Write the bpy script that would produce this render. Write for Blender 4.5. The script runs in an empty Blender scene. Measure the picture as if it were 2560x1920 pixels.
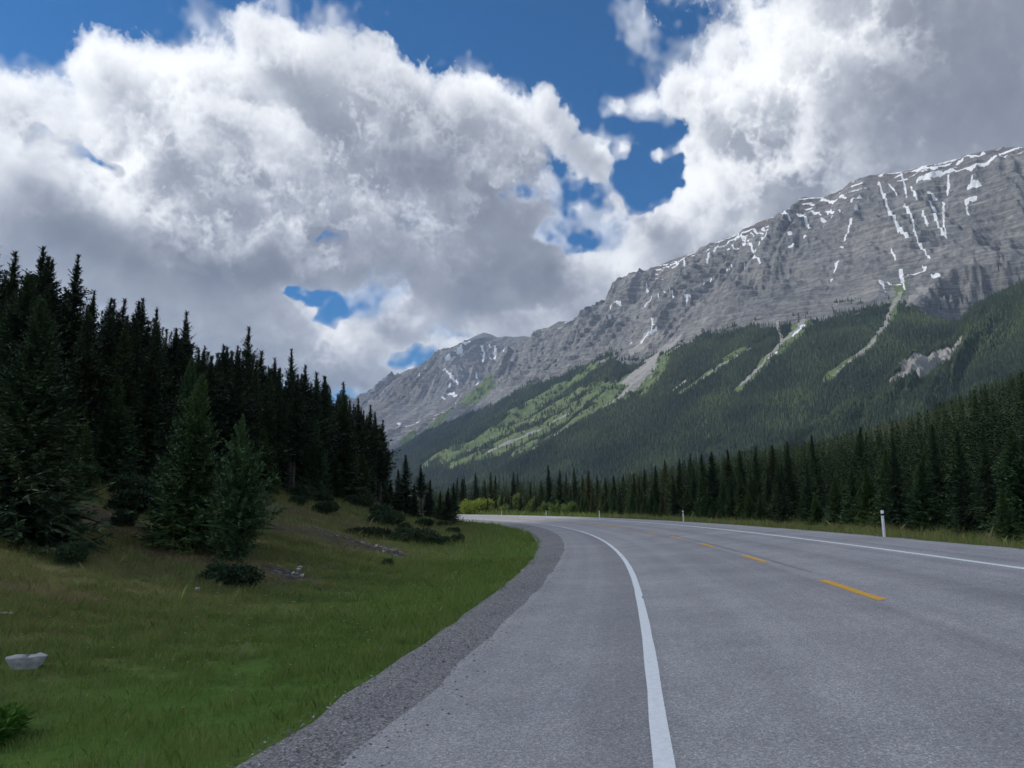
import bpy, math, time
import numpy as np
from mathutils import Vector, Matrix, Euler
T0 = time.time()
C = bpy.context.scene
COL = C.collection
R = math.radians

# ---------------------------------------------------------------- camera
cam_d = bpy.data.cameras.new('camera')
cam = bpy.data.objects.new('camera', cam_d)
COL.objects.link(cam)
C.camera = cam
cam_d.sensor_width = 36.0
cam_d.lens = 36.0 * 760.0 / 1024.0
cam_d.clip_start = 0.1
cam_d.clip_end = 60000.0
cam.location = (0.0, 0.0, 1.6)
cam.rotation_euler = (R(90.0 + 9.473), 0.0, 0.0)

# ---------------------------------------------------------------- light and exposure
SUN_AZ, SUN_EL = -87.0, 39.0            # degrees: azimuth from the +Y axis (negative = left), elevation
SDIR = Vector((math.sin(R(SUN_AZ)) * math.cos(R(SUN_EL)), math.cos(R(SUN_AZ)) * math.cos(R(SUN_EL)), math.sin(R(SUN_EL))))
sun_d = bpy.data.lights.new('sun', 'SUN')
sun_d.energy = 2.5
sun_d.angle = R(0.53)
sun_d.color = (1.0, 0.95, 0.88)
sun = bpy.data.objects.new('sun', sun_d)
COL.objects.link(sun)
sun.rotation_euler = SDIR.to_track_quat('Z', 'Y').to_euler()
C.view_settings.view_transform = 'Standard'
C.view_settings.look = 'None'
C.view_settings.exposure = 0.5
C.view_settings.gamma = 1.0
C.view_settings.use_curve_mapping = False
C.cycles.max_bounces = 5
C.cycles.diffuse_bounces = 3
C.cycles.glossy_bounces = 2
C.cycles.transmission_bounces = 3
C.cycles.volume_bounces = 0
C.cycles.caustics_reflective = False
C.cycles.caustics_refractive = False
C.cycles.use_adaptive_sampling = True
C.cycles.adaptive_threshold = 0.015
C.cycles.use_denoising = True

# ---------------------------------------------------------------- the sky: Nishita sky plus cumulus grown from noise
# positive clouds, gaps, painted shade and brightness: (azimuth deg, elevation deg, radius az, radius el, ...)
CLOUDS = [(-35.3, 25.2, 3, 2.8, 2, 2.9), (-33.5, 25, 2.8, 2.8, 2, 2.8), (-31, 28.1, 2.1, 2.3, 1, 2.2), (-29.5, 27.7, 2.8, 2.8, 1, 2.8), (-26.6, 28.7, 2.6, 2.6, 1, 2.6), (-28.2,
    26.2, 3.8, 3.5, 1, 3.7), (-33.5, 23.3, 4.5, 3.1, 2, 3.8), (-23.7, 27.7, 3.5, 3.1, 1, 3.3), (-20.5, 32, 1.9, 2.1, 1, 2), (-18.6, 31.2, 3.1, 3.1, 0, 3.1), (-15.4, 30.7,
    3.5, 3.1, 0, 3.3), (-11.8, 30.2, 3.5, 3.1, 0, 3.3), (-21.2, 29, 3.8, 3.5, 1, 3.7), (-8.5, 29.6, 2.4, 2.8, 0, 2.6), (-4.5, 29.1, 1.9, 2.3, -1, 2.1), (-2.1, 28.9, 2.4, 2.6,
    -1, 2.5), (-0.2, 27.3, 3.1, 2.8, -1, 3), (2.6, 29.2, 1.3, 1.7, 1, 1.5), (4.1, 27.6, 1.7, 2.1, 1, 1.9), (5.5, 26.6, 2.1, 2.1, 1, 2.1), (0.9, 25.4, 3.1, 2.8, -2, 3), (-33,
    20.6, 7.7, 4.2, 0, 5.9), (-26.8, 23.6, 7, 5.2, 1, 6), (-19.6, 25.7, 7, 5.6, 0, 6), (-12.7, 25.5, 7, 5.2, 0, 6), (-6.5, 25.6, 5.2, 4.2, -1, 4.7), (-3.2, 23.4, 5.9, 4.5,
    -1, 5.2), (1.2, 22.2, 4.2, 3.1, -1, 3.7), (-33.4, 19.4, 7.7, 3.8, -4, 5), (-33.6, 16.4, 8, 3.1, -3, 5), (-25, 20, 7.7, 3.8, -1, 5.8), (-19.1, 17.8, 6.6, 2.8, -4, 4),
    (-18, 20.9, 6.3, 3.5, 0, 4.9), (-10, 20.5, 6.3, 4.5, -1, 5.4), (-4.6, 18.4, 6.3, 3.5, -2, 4.9), (0.9, 18.8, 4.5, 2.8, -2, 3.7), (-0.2, 16.7, 6.6, 1.9, -4, 4), (-28.4,
    14.8, 7.7, 2.4, 1, 5.1), (-22.1, 14.6, 4.5, 1.6, 1, 3.1), (-18.8, 12.6, 3.8, 1.9, 2, 2.9), (-12.2, 12.3, 3.3, 2.1, 1, 2.7), (-10.1, 10.7, 4.9, 2.1, 2, 3.5), (-6.7, 15.6,
    4.5, 2.4, 0, 3.5), (-1.7, 14.3, 7, 2.1, 1, 4), (-13, 17, 2.1, 1.4, 0, 1.7), (-8, 13.5, 3.5, 1.7, 0, 2.6), (4.5, 15.7, 5.6, 2.4, 1, 4), (-26.2, 17, 7, 2.8, -1, 4.9),
    (-26.8, 12.5, 9.1, 2.4, 2, 5.8), (-33.3, 12.4, 7, 2.8, 2, 4.9), (-14.1, 10.5, 5.2, 1.7, 2, 3.5), (6.3, 17.7, 4.2, 2.1, 1, 3.1), (7.4, 21.7, 2.8, 1.7, 1, 2.3), (6.8, 24.6,
    1.7, 1.4, 1, 1.6), (8.8, 26.3, 1.9, 1.4, 2, 1.7), (7, 26.2, 1.9, 2.1, 1, 2), (5.6, 21.7, 2.1, 2.1, 1, 2.1), (8.2, 22.9, 2.1, 1.4, 1, 1.7), (11.5, 25.9, 1, 0.9, 2, 1),
    (5.3, 24.4, 1.4, 1.4, 1, 1.4), (2.4, 24.1, 2.1, 1.7, 0, 1.9), (8.4, 29.1, 1.7, 0.8, 2, 1.3), (10.9, 29.2, 2.1, 1.1, 2, 1.6), (13.9, 29.7, 2.4, 2.4, 1, 2.4), (16.8, 31.7,
    2.8, 2.8, 1, 2.8), (19.7, 33.3, 3.1, 3.1, 0, 3.1), (23.7, 33.1, 5.9, 4.2, 0, 5.1), (16.9, 27.9, 4.2, 3.8, 1, 4), (14.4, 26, 2.4, 2.4, 2, 2.4), (20.7, 28.2, 6.3, 5.6, 0,
    5.9), (26.5, 28.3, 7.3, 6.3, -1, 6), (32.4, 28.1, 7.3, 6.6, -2, 6), (36.6, 25.8, 6.6, 7.7, -2, 6), (14.9, 22.4, 4.2, 2.8, 1, 3.5), (19, 23, 6.3, 4.2, 0, 5.2), (24.5,
    30.4, 5.9, 4.9, 0, 5.4), (24.9, 23.6, 7.3, 4.5, -1, 5.9), (30.8, 23.9, 7.7, 5.2, -2, 6), (36.2, 21.8, 6.6, 5.9, -2, 6), (11.7, 20.4, 4.2, 2.8, 1, 3.5), (16.2, 20.1, 5.2,
    3.1, 0, 4.2), (10.2, 17.5, 5.2, 2.8, 1, 4), (20.8, 20.2, 7, 3.8, 0, 5.4), (28.5, 20.6, 8.4, 4.5, -1, 6), (14, 16.9, 8.4, 3.5, 2, 5.9), (6.9, 14.2, 6.3, 1.9, 2, 4.1),
    (-3.8, 12.4, 3.8, 1, 3, 2.4), (28.5, 35.9, 14, 5.6, -1, 6), (41.1, 28.9, 10.5, 14, -2, 6), (30.9, 30.6, 7.7, 4.9, -1, 6), (-32.8, 21.1, 1.4, 0.5, -7, 2), (-23.2, 12.9,
    14.7, 3.8, 6, 5), (-10.8, 11.3, 8.4, 2.8, 5, 4), (-19, 14.9, 4.2, 2.1, 3, 3), (24.1, 25.6, 5.2, 4.2, 2, 4.7), (22.9, 26.7, 4.2, 3.8, 3, 4), (29.9, 19.7, 10.5, 4.2, 3, 6),
    (37.4, 17.4, 8.7, 5.6, 2, 6), (-41.1, 18.1, 9.1, 7, 0, 6), (-40.6, 13.4, 9.1, 5.2, 0, 6)]
GAPS = [(6.2, 22.7, 1.4, 1.26, 0.6), (10.78, 24.56, 1.92, 1.19, 1), (12.32, 27.27, 1.4, 1.19, 0.6), (3.98, 20.77, 1.57, 0.84, 0.7), (-14.82, 18.71, 1.05, 0.52, 0.6), (-16.48,
    14.7, 1.47, 0.49, 0.62), (-14.09, 13.75, 1.26, 0.49, 0.7), (-30.1, 23.24, 1.75, 0.42, 0.6), (-7.11, 11.12, 1.61, 0.7, 1.4), (-1.7, 23.14, 1.4, 0.7, 0.5), (6.87, 28.12,
    1.4, 1.4, 0.6)]
SHADE_PAINT = [(-33.16, 19.4, 6.64, 2.8, 0.5), (-19.07, 17.02, 5.94, 1.75, 0.5), (-26.23, 16.98, 6.99, 1.75, 0.2), (-8.3, 23.91, 5.24, 2.1, 0.4), (-3.96, 27.61, 3.14, 2.45, 0.45),
    (0.14, 16.92, 6.64, 1.57, 0.5), (-9.96, 19.2, 5.59, 2.1, 0.2), (34.59, 26.1, 9.08, 4.89, 0.2), (28.39, 19.1, 6.99, 2.1, 0.2), (-7.33, 13.18, 4.19, 1.4, 0.2), (-22.24,
    25.88, 4.19, 1.75, 0.2), (-33.59, 15.83, 7.69, 1.4, 0.25), (-11.12, 11.68, 4.54, 2.1, -0.3), (-27.37, 20.18, 4.19, 1.4, -0.3), (13.55, 22.89, 4.89, 2.1, -0.1), (-14.34,
    15.58, 3.14, 1.4, -0.3), (23.2, 30.68, 6.99, 4.19, -0.15), (31.56, 22.92, 6.99, 3.14, -0.15), (1.64, 27.34, 2.1, 2.1, -0.2), (-33.37, 13.52, 6.99, 1.4, -0.3)]
def cloud_map(POS, HOLE, DARK, W=1700, Hh=1060, D=20, seed=3):
    rng = np.random.default_rng(seed)
    az = np.linspace(-45, 45, W, dtype=np.float32)
    el = np.linspace(-4, 52, Hh, dtype=np.float32)
    w = np.linspace(-9, 9, D, dtype=np.float32)
    def along(L, axis, n, ncell):
        x = np.linspace(0, ncell, n, dtype=np.float32) + np.float32(.37)
        i = np.floor(x).astype(int); t = x - i
        sh = [1, 1, 1]; sh[axis] = n
        out = 0
        for k, b in enumerate([(1-t)**3/6, (3*t**3-6*t**2+4)/6, (-3*t**3+3*t**2+3*t+1)/6, t**3/6]):
            out = out + np.take(L, i+k, axis)*b.reshape(sh)
        return out
    def noise(cell, D=D):
        na, ne, nw = int(90/cell)+1, int(56/cell)+1, max(2, int(18/cell)+1)
        L = rng.normal(0, 1.6, (ne+5, na+5, nw+5)).astype(np.float32)
        return along(along(along(L, 2, D, nw), 0, Hh, ne), 1, W, na)
    E, A = np.meshgrid(el, az, indexing='ij')
    cov = np.full((Hh, W, D), -1.5, np.float32)
    for (a, e, ra, re, c, rw) in POS:
        x0, x1 = np.searchsorted(az, [a-2*ra, a+2*ra]); y0, y1 = np.searchsorted(el, [e-2*re, e+2*re])
        if x1 <= x0 or y1 <= y0: continue
        q = ((A[y0:y1, x0:x1]-a)/ra)**2 + ((E[y0:y1, x0:x1]-e)/re)**2
        v = 1.-np.sqrt(q[:, :, None] + ((w-c)/rw)**2)
        sub = cov[y0:y1, x0:x1]
        h = np.clip(.5+.5*(sub-v)/.25, 0, 1)
        cov[y0:y1, x0:x1] = v+(sub-v)*h+.25*h*(1-h)
    def n2(c): return noise(c, 2)[:, :, 0]
    A2 = A + 1.0*n2(5.) + .7*n2(2.) + .4*n2(.9) + .25*n2(.45)
    E2 = E + .8*n2(5.) + .6*n2(2.) + .4*n2(.9) + .25*n2(.45)
    hn = .5*n2(1.6)+.35*n2(.8)+.22*n2(.4)+.14*n2(.22)
    for (a, e, ra, re, d) in HOLE:
        q = np.sqrt(((A2-a)/ra)**2 + ((E2-e)/re)**2)+hn
        cov -= (d*.62*np.clip(1.9-q, 0, 1.4))[:, :, None]
    cmax = cov.max(2)
    n = np.zeros_like(cov); amp = .62; cell = 7.
    for o in range(9):
        s = noise(cell)
        n += amp*((.72-np.abs(s)*1.15) if o in (1, 2, 3, 4, 5) else s*.6)
        amp *= .72; cell /= 1.85
    d = np.clip((cov*1.2+n*.92-.46)/.85, 0, 1)
    ld = np.array([-.66, .66, .32]); dx, dy, dz = 90/W, 56/Hh, 18/(D-1)
    tau = np.zeros_like(d); prev = 0
    for st in (.35, .8, 1.4, 2.2, 3.2, 4.6, 6.5, 9.):      # optical depth towards the sun
        sx, sy, sz = int(round(ld[0]*st/dx)), int(round(ld[1]*st/dy)), int(round(ld[2]*st/dz))
        sh = np.zeros_like(d)
        sh[0:Hh-sy, -sx:W, 0:D-sz] = d[sy:Hh, 0:W+sx, sz:D]
        tau += sh*(st-prev); prev = st
    lit = .62*np.exp(-tau*.8)+.38*np.exp(-tau*.16)
    T = np.ones((Hh, W), np.float32); L = np.zeros_like(T); G = np.zeros_like(T)
    for k in range(D):
        a = 1-np.exp(-2.3*d[:, :, k]*dz)
        L += T*a*lit[:, :, k]; G += T*a; T *= 1-a
    L = L/np.maximum(G, 1e-4)
    dk = np.zeros_like(L)
    for (a, e, ra, re, s) in DARK:
        dk += s*np.exp(-(((A2-a)/ra)**2+((E2-e)/re)**2))
    dk -= .20*n2(7.)+.17*n2(3.2)+.10*n2(1.5)+.05*n2(.7)
    t = np.clip(L*np.clip(1-dk, .3, 2.1)*1.06, 0, 1.1)[..., None]
    lo = np.array([.135, .152, .198]); mid = np.array([.46, .485, .545]); hi = np.array([.95, .965, .99])
    c = np.where(t < .4, lo+(mid-lo)*(t/.4), mid+(hi-mid)*((t-.4)/.6))
    # thin veils round the thick cloud
    q = np.clip((cmax+.30*n2(2.6)+.28*n2(1.2)+.20*n2(.6)+.13*n2(.3)+.30)/.85, 0, 1)
    va = .62*q*q*(3-2*q); al = 1-T
    c = (c*al[..., None]+np.array([.78, .82, .89])*((1-al)*va*np.clip(.95+.16*n2(.8)+.1*n2(.35), .6, 1.15))[..., None])/np.maximum(al+(1-al)*va, 1e-4)[..., None]
    T = (1-al)*(1-va)
    return np.concatenate([c, (1-T)[..., None]], axis=2).astype(np.float32)

SKY_GAIN = 0.1
cm = cloud_map(CLOUDS, GAPS, SHADE_PAINT)
img = bpy.data.images.new('clouds', cm.shape[1], cm.shape[0], alpha=True, float_buffer=True)
img.colorspace_settings.name = 'Non-Color'
img.alpha_mode = 'CHANNEL_PACKED'
img.pixels.foreach_set(cm.ravel())
img.update()
print('clouds', time.time()-T0)

W = bpy.data.worlds.new('World')
C.world = W
W.use_nodes = True
nt = W.node_tree
nt.nodes.clear()
def N(tree, typ, **kw):
    n = tree.nodes.new(typ)
    for k, v in kw.items():
        if k == 'i':
            for a, b in v.items(): n.inputs[a].default_value = b
        else: setattr(n, k, v)
    return n
def mth(tree, op, a, b=None, clamp=False):
    n = tree.nodes.new('ShaderNodeMath'); n.operation = op; n.use_clamp = clamp
    for k, v in enumerate((a, b)):
        if v is None: continue
        if isinstance(v, (int, float)): n.inputs[k].default_value = v
        else: tree.links.new(v, n.inputs[k])
    return n.outputs[0]
sky = N(nt, 'ShaderNodeTexSky', sky_type='NISHITA', sun_disc=False, sun_elevation=R(SUN_EL), sun_rotation=R(SUN_AZ),
        altitude=1500.0, air_density=1.0, dust_density=0.3, ozone_density=4.0)
tc = N(nt, 'ShaderNodeTexCoord')
sep = N(nt, 'ShaderNodeSeparateXYZ')
nt.links.new(tc.outputs['Generated'], sep.inputs[0])
azn = mth(nt, 'ARCTAN2', sep.outputs[0], sep.outputs[1])
eln = mth(nt, 'ARCSINE', sep.outputs[2])
u = mth(nt, 'MULTIPLY_ADD', azn, 1/R(90)); u.node.inputs[2].default_value = .5
v = mth(nt, 'MULTIPLY_ADD', eln, 1/R(56)); v.node.inputs[2].default_value = 4/56
cmb = N(nt, 'ShaderNodeCombineXYZ')
nt.links.new(u, cmb.inputs[0]); nt.links.new(v, cmb.inputs[1])
tex = N(nt, 'ShaderNodeTexImage', image=img, extension='MIRROR', interpolation='Linear')
nt.links.new(cmb.outputs[0], tex.inputs[0])
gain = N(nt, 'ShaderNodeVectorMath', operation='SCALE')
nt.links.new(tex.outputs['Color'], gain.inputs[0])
# clouds behind the camera are brightened to add fill light on the foreground
rear_fill = mth(nt, 'MULTIPLY_ADD', mth(nt, 'MAXIMUM', mth(nt, 'MULTIPLY', sep.outputs[1], -1.), 0.), 1.3/SKY_GAIN); rear_fill.node.inputs[2].default_value = .80/SKY_GAIN
nt.links.new(rear_fill, gain.inputs['Scale'])
hsv = N(nt, 'ShaderNodeHueSaturation', i={'Saturation': 1.5, 'Value': 0.78})
nt.links.new(sky.outputs[0], hsv.inputs['Color'])
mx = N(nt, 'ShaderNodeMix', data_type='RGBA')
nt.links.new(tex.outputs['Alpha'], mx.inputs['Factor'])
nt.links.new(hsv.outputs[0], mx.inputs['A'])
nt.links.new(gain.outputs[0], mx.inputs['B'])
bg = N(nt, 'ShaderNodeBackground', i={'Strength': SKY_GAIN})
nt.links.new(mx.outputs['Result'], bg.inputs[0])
wo = N(nt, 'ShaderNodeOutputWorld')
nt.links.new(bg.outputs[0], wo.inputs[0])

# ---------------------------------------------------------------- helpers
def mesh(name, co, faces, mat=None, parent=None, kind=None, smooth=False, attrs=None, nper=None, loc=None):
    """co (n,3) array; faces an (m,k) array of equal-sized faces, or a list of such arrays -> ONE linked mesh object"""
    me = bpy.data.meshes.new(name)
    fl = faces if isinstance(faces, list) else [faces]
    fl = [np.asarray(f) for f in fl if len(f)]
    lt = np.concatenate([np.full(len(f), f.shape[1]) for f in fl])
    lv = np.concatenate([f.ravel() for f in fl]).astype(np.int32)
    me.vertices.add(len(co)); me.loops.add(len(lv)); me.polygons.add(len(lt))
    me.vertices.foreach_set('co', np.asarray(co, np.float32).ravel())
    me.loops.foreach_set('vertex_index', lv)
    ls = np.concatenate([[0], np.cumsum(lt)[:-1]]).astype(np.int32)
    me.polygons.foreach_set('loop_start', ls)
    me.polygons.foreach_set('use_smooth', np.full(len(lt), smooth))
    for an, arr in (attrs or {}).items():
        arr = np.asarray(arr, np.float32)
        if arr.ndim == 1:
            a = me.attributes.new(an, 'FLOAT', 'POINT'); a.data.foreach_set('value', arr)
        else:
            a = me.attributes.new(an, 'FLOAT_COLOR', 'POINT'); a.data.foreach_set('color', arr.ravel())
    me.update(calc_edges=True)
    if mat: me.materials.append(mat)
    o = bpy.data.objects.new(name, me)
    COL.objects.link(o)
    if parent: o.parent = parent
    if kind: o['kind'] = kind
    if loc is not None: o.location = loc
    return o
def tag(o, label=None, cat=None, group=None, kind=None):
    for k, v in (('label', label), ('category', cat), ('group', group), ('kind', kind)):
        if v: o[k] = v
    return o
def thing(name, label, cat, loc, rot=(0, 0, 0), scale=(1, 1, 1), group=None):
    o = bpy.data.objects.new(name, None)
    COL.objects.link(o)
    o.location = loc; o.rotation_euler = rot; o.scale = scale; o.empty_display_size = .3
    return tag(o, label, cat, group)
def put(name, src, parent):
    """a copy of a part that shares its mesh"""
    o = src.copy(); o.name = name; COL.objects.link(o); o.parent = parent
    return o
PERM = np.random.default_rng(11).permutation(256).astype(np.int64)
GR = np.random.default_rng(12).uniform(0, 2*np.pi, 256)
GX, GY = np.cos(GR), np.sin(GR)
def pn(x, y):
    """gradient noise, about -1..1"""
    xi = np.floor(x).astype(np.int64); yi = np.floor(y).astype(np.int64)
    fx = x-xi; fy = y-yi
    ux = fx*fx*fx*(fx*(fx*6-15)+10); uy = fy*fy*fy*(fy*(fy*6-15)+10)
    def g(i, j):
        h = PERM[(PERM[(xi+i) & 255]+yi+j) & 255]
        return GX[h]*(fx-i)+GY[h]*(fy-j)
    a = g(0, 0); b = g(1, 0); c = g(0, 1); d = g(1, 1)
    return ((a+(b-a)*ux)*(1-uy)+(c+(d-c)*ux)*uy)*1.5
def fbm(x, y, o=5, gain=.5, lac=2.03):
    r = np.zeros(np.shape(x)); a = 1.
    for k in range(o):
        r = r+a*pn(x+17.3*k, y-9.1*k); x = x*lac; y = y*lac; a *= gain
    return r
def ridged(x, y, o=5, gain=.5):
    r = np.zeros(np.shape(x)); a = 1.
    for k in range(o):
        r = r+a*(1-2*np.abs(pn(x+31.7*k, y+5.3*k))); x = x*2.07; y = y*2.07; a *= gain
    return r
def sst(x, a, b):
    t = np.clip((x-a)/(b-a), 0, 1); return t*t*(3-2*t)
def grid_faces(nu, nv):
    i = np.arange(nu*nv).reshape(nu, nv)
    return np.stack([i[:-1, :-1], i[1:, :-1], i[1:, 1:], i[:-1, 1:]], -1).reshape(-1, 4)
def line_dist(x, y, pts, w0, w1=None):
    """distance from points to a plan polyline divided by its half-width (w0 at the first point to w1 at the last)"""
    w1 = w0 if w1 is None else w1
    best = np.full(x.shape, 9e9); n = len(pts)-1
    for k in range(n):
        ax, ay = pts[k]; bx, by = pts[k+1]
        dx, dy = bx-ax, by-ay
        t = np.clip(((x-ax)*dx+(y-ay)*dy)/(dx*dx+dy*dy+1e-9), 0, 1)
        w = w0+(w1-w0)*(k+t)/n
        best = np.minimum(best, np.hypot(x-ax-t*dx, y-ay-t*dy)/w)
    return best

# ---------------------------------------------------------------- materials
def new_mat(name, rough=.9, spec=.2):
    m = bpy.data.materials.new(name); m.use_nodes = True
    t = m.node_tree; b = t.nodes['Principled BSDF']
    b.inputs['Roughness'].default_value = rough
    b.inputs['Specular IOR Level'].default_value = spec
    return m, t, b
def noise_tex(t, scale, detail=5, rough=.6, vec=None, dist=0., dim='3D'):
    n = N(t, 'ShaderNodeTexNoise', noise_dimensions=dim)
    n.inputs['Scale'].default_value = scale; n.inputs['Detail'].default_value = detail
    n.inputs['Roughness'].default_value = rough; n.inputs['Distortion'].default_value = dist
    if vec is not None: t.links.new(vec, n.inputs['Vector'])
    return n.outputs['Fac']
def ramp(t, fac, stops, interp='LINEAR'):
    n = N(t, 'ShaderNodeValToRGB'); n.color_ramp.interpolation = interp
    e = n.color_ramp.elements
    while len(e) < len(stops): e.new(.5)
    for k, (p, c) in enumerate(stops):
        e[k].position = p; e[k].color = (*c, 1) if len(c) == 3 else c
    t.links.new(fac, n.inputs[0])
    return n.outputs[0]
def mixc(t, fac, a, b, mode='MIX'):
    n = N(t, 'ShaderNodeMix', data_type='RGBA', blend_type=mode)
    for k, v in (('Factor', fac), ('A', a), ('B', b)):
        s = n.inputs[k] if k == 'Factor' else [i for i in n.inputs if i.name == k and i.type == 'RGBA'][0]
        if isinstance(v, (int, float)): s.default_value = v
        elif isinstance(v, tuple): s.default_value = (*v, 1) if len(v) == 3 else v
        else: t.links.new(v, s)
    return [o for o in n.outputs if o.type == 'RGBA'][0]
def bump(t, b, h, strength, dist):
    n = N(t, 'ShaderNodeBump', i={'Strength': strength, 'Distance': dist})
    t.links.new(h, n.inputs['Height']); t.links.new(n.outputs[0], b.inputs['Normal'])
    return n
def attr(t, name):
    return N(t, 'ShaderNodeAttribute', attribute_name=name)
def pos(t):
    return N(t, 'ShaderNodeNewGeometry').outputs['Position']
def stretch(t, vec, s):
    n = N(t, 'ShaderNodeVectorMath', operation='MULTIPLY'); n.inputs[1].default_value = s
    t.links.new(vec, n.inputs[0]); return n.outputs[0]
# ================================================================ THE MOUNTAINS
# crest lines as (x, y, z) in metres, with the plan direction in which the face falls and the width of the face
CREST_MAIN = [(2276, 1950, 969.4, -0.1, -0.99, 1500), (2096, 2150, 1113.6, -0.1, -0.99, 1700), (1981, 2350, 1187.5, -0.1, -0.99, 1800), (1915, 2550, 1274.2, -0.1, -0.99, 1850), (1886,
    2620, 1311, -0.1, -0.99, 1850), (1853, 2700, 1360.4, -0.1, -0.99, 1850), (1823, 2750, 1370.2, -0.1, -0.99, 1850), (1772, 2800, 1367.9, -0.1, -0.99, 1850), (1718, 2850,
    1372.6, -0.1, -0.99, 1850), (1662, 2900, 1376.6, -0.2, -0.98, 1900), (1604, 2970, 1389.3, -0.3, -0.95, 1900), (1552, 3020, 1400.2, -0.45, -0.9, 1900), (1492, 3060,
    1397.7, -0.6, -0.8, 1900), (1474, 3090, 1381.7, -0.75, -0.65, 1950), (1456, 3130, 1361.1, -0.81, -0.587, 1950), (1421, 3180, 1365.5, -0.81, -0.587, 1950), (1372, 3260,
    1391, -0.81, -0.587, 1950), (1331, 3320, 1385, -0.81, -0.587, 1950), (1289, 3380, 1389.4, -0.81, -0.587, 1950), (1232, 3470, 1381.8, -0.81, -0.587, 1950), (1204, 3520,
    1392.2, -0.81, -0.587, 1950), (1142, 3620, 1373.4, -0.81, -0.587, 1950), (1077, 3720, 1361.5, -0.81, -0.587, 1950), (1009, 3830, 1355.8, -0.81, -0.587, 1950), (939, 3950,
    1366.8, -0.81, -0.587, 1950), (880, 4030, 1367.8, -0.81, -0.587, 1950), (842, 4100, 1353.6, -0.81, -0.587, 1950), (785, 4220, 1337.6, -0.81, -0.587, 1950), (723, 4340,
    1313, -0.81, -0.587, 1950), (668, 4440, 1291.1, -0.81, -0.587, 1900), (637, 4520, 1284.9, -0.81, -0.587, 1900), (543, 4700, 1259.8, -0.81, -0.587, 1900), (468, 4850,
    1246.7, -0.81, -0.587, 1850), (388, 5000, 1259.5, -0.81, -0.587, 1850), (317, 5120, 1263.3, -0.81, -0.587, 1800), (258, 5230, 1256.9, -0.81, -0.587, 1800), (195, 5300,
    1192.3, -0.81, -0.587, 1700), (96, 5350, 1094.7, -0.81, -0.587, 1600), (-20, 5400, 975.4, -0.81, -0.587, 1450), (-155, 5450, 868.3, -0.81, -0.587, 1350), (-362, 5550,
    773.6, -0.81, -0.587, 1250), (-575, 5650, 703.6, -0.81, -0.587, 1100), (-760, 5750, 645.2, -0.81, -0.587, 1050), (-932, 5850, 577.4, -0.81, -0.587, 950), (-1154, 6000,
    475, -0.81, -0.587, 850), (-1451, 6200, 348, -0.81, -0.587, 700), (-1830, 6500, 208.4, -0.81, -0.587, 500)]
CREST_FAR = [(929, 6600, 1815.4, -0.6, -0.8, 2600), (613, 6800, 1738.6, -0.6, -0.8, 2600), (365, 6950, 1660.8, -0.6, -0.8, 2600), (194, 7050, 1630.5, -0.6, -0.8, 2600), (97, 7100,
    1651.1, -0.6, -0.8, 2600), (18, 7120, 1646.7, -0.6, -0.8, 2600), (-62, 7150, 1662.8, -0.6, -0.8, 2600), (-139, 7170, 1653.7, -0.6, -0.8, 2600), (-207, 7190, 1690.4, -0.6,
    -0.8, 2600), (-275, 7210, 1713.6, -0.6, -0.8, 2600), (-343, 7240, 1692.9, -0.6, -0.8, 2600), (-436, 7280, 1655.7, -0.6, -0.8, 2600), (-529, 7330, 1601.7, -0.6, -0.8,
    2600), (-624, 7380, 1528.2, -0.6, -0.8, 2600), (-744, 7450, 1439, -0.6, -0.8, 2600), (-841, 7500, 1406, -0.6, -0.8, 2600), (-942, 7560, 1455.4, -0.6, -0.8, 2600), (-1003,
    7600, 1434.3, -0.6, -0.8, 2600), (-1124, 7700, 1375.6, -0.6, -0.8, 2600), (-1234, 7800, 1329.8, -0.6, -0.8, 2600), (-1378, 7950, 1285.7, -0.6, -0.8, 2600), (-1527, 8100,
    1249.3, -0.6, -0.8, 2600), (-1691, 8300, 1228.4, -0.6, -0.8, 2600), (-1911, 8500, 1152.4, -0.6, -0.8, 2500), (-2243, 8800, 1057, -0.6, -0.8, 2400), (-2868, 9300, 803.3,
    -0.6, -0.8, 2200), (-3785, 10000, 379.7, -0.6, -0.8, 2000)]
CREST_HILL = [(1483, 1200, 622.2, -0.55, -0.83, 900), (1544, 1500, 673.6, -0.55, -0.83, 1000), (1460, 1700, 648.1, -0.55, -0.83, 1050), (1293, 1850, 575.1, -0.55, -0.83, 1050), (1236,
    1880, 548.8, -0.55, -0.83, 1050), (1174, 1880, 515.8, -0.55, -0.83, 1050), (1129, 1860, 476.7, -0.55, -0.83, 1000), (1083, 1820, 422.1, -0.55, -0.83, 950), (1013, 1780,
    385.6, -0.55, -0.83, 900), (933, 1740, 348.3, -0.55, -0.83, 850), (824, 1660, 271.8, -0.55, -0.83, 800), (723, 1580, 223.4, -0.55, -0.83, 700), (615, 1490, 180.3, -0.55,
    -0.83, 600), (492, 1380, 133.2, -0.55, -0.83, 520), (360, 1250, 79, -0.55, -0.83, 400), (228, 1100, 30, -0.55, -0.83, 250)]
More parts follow.
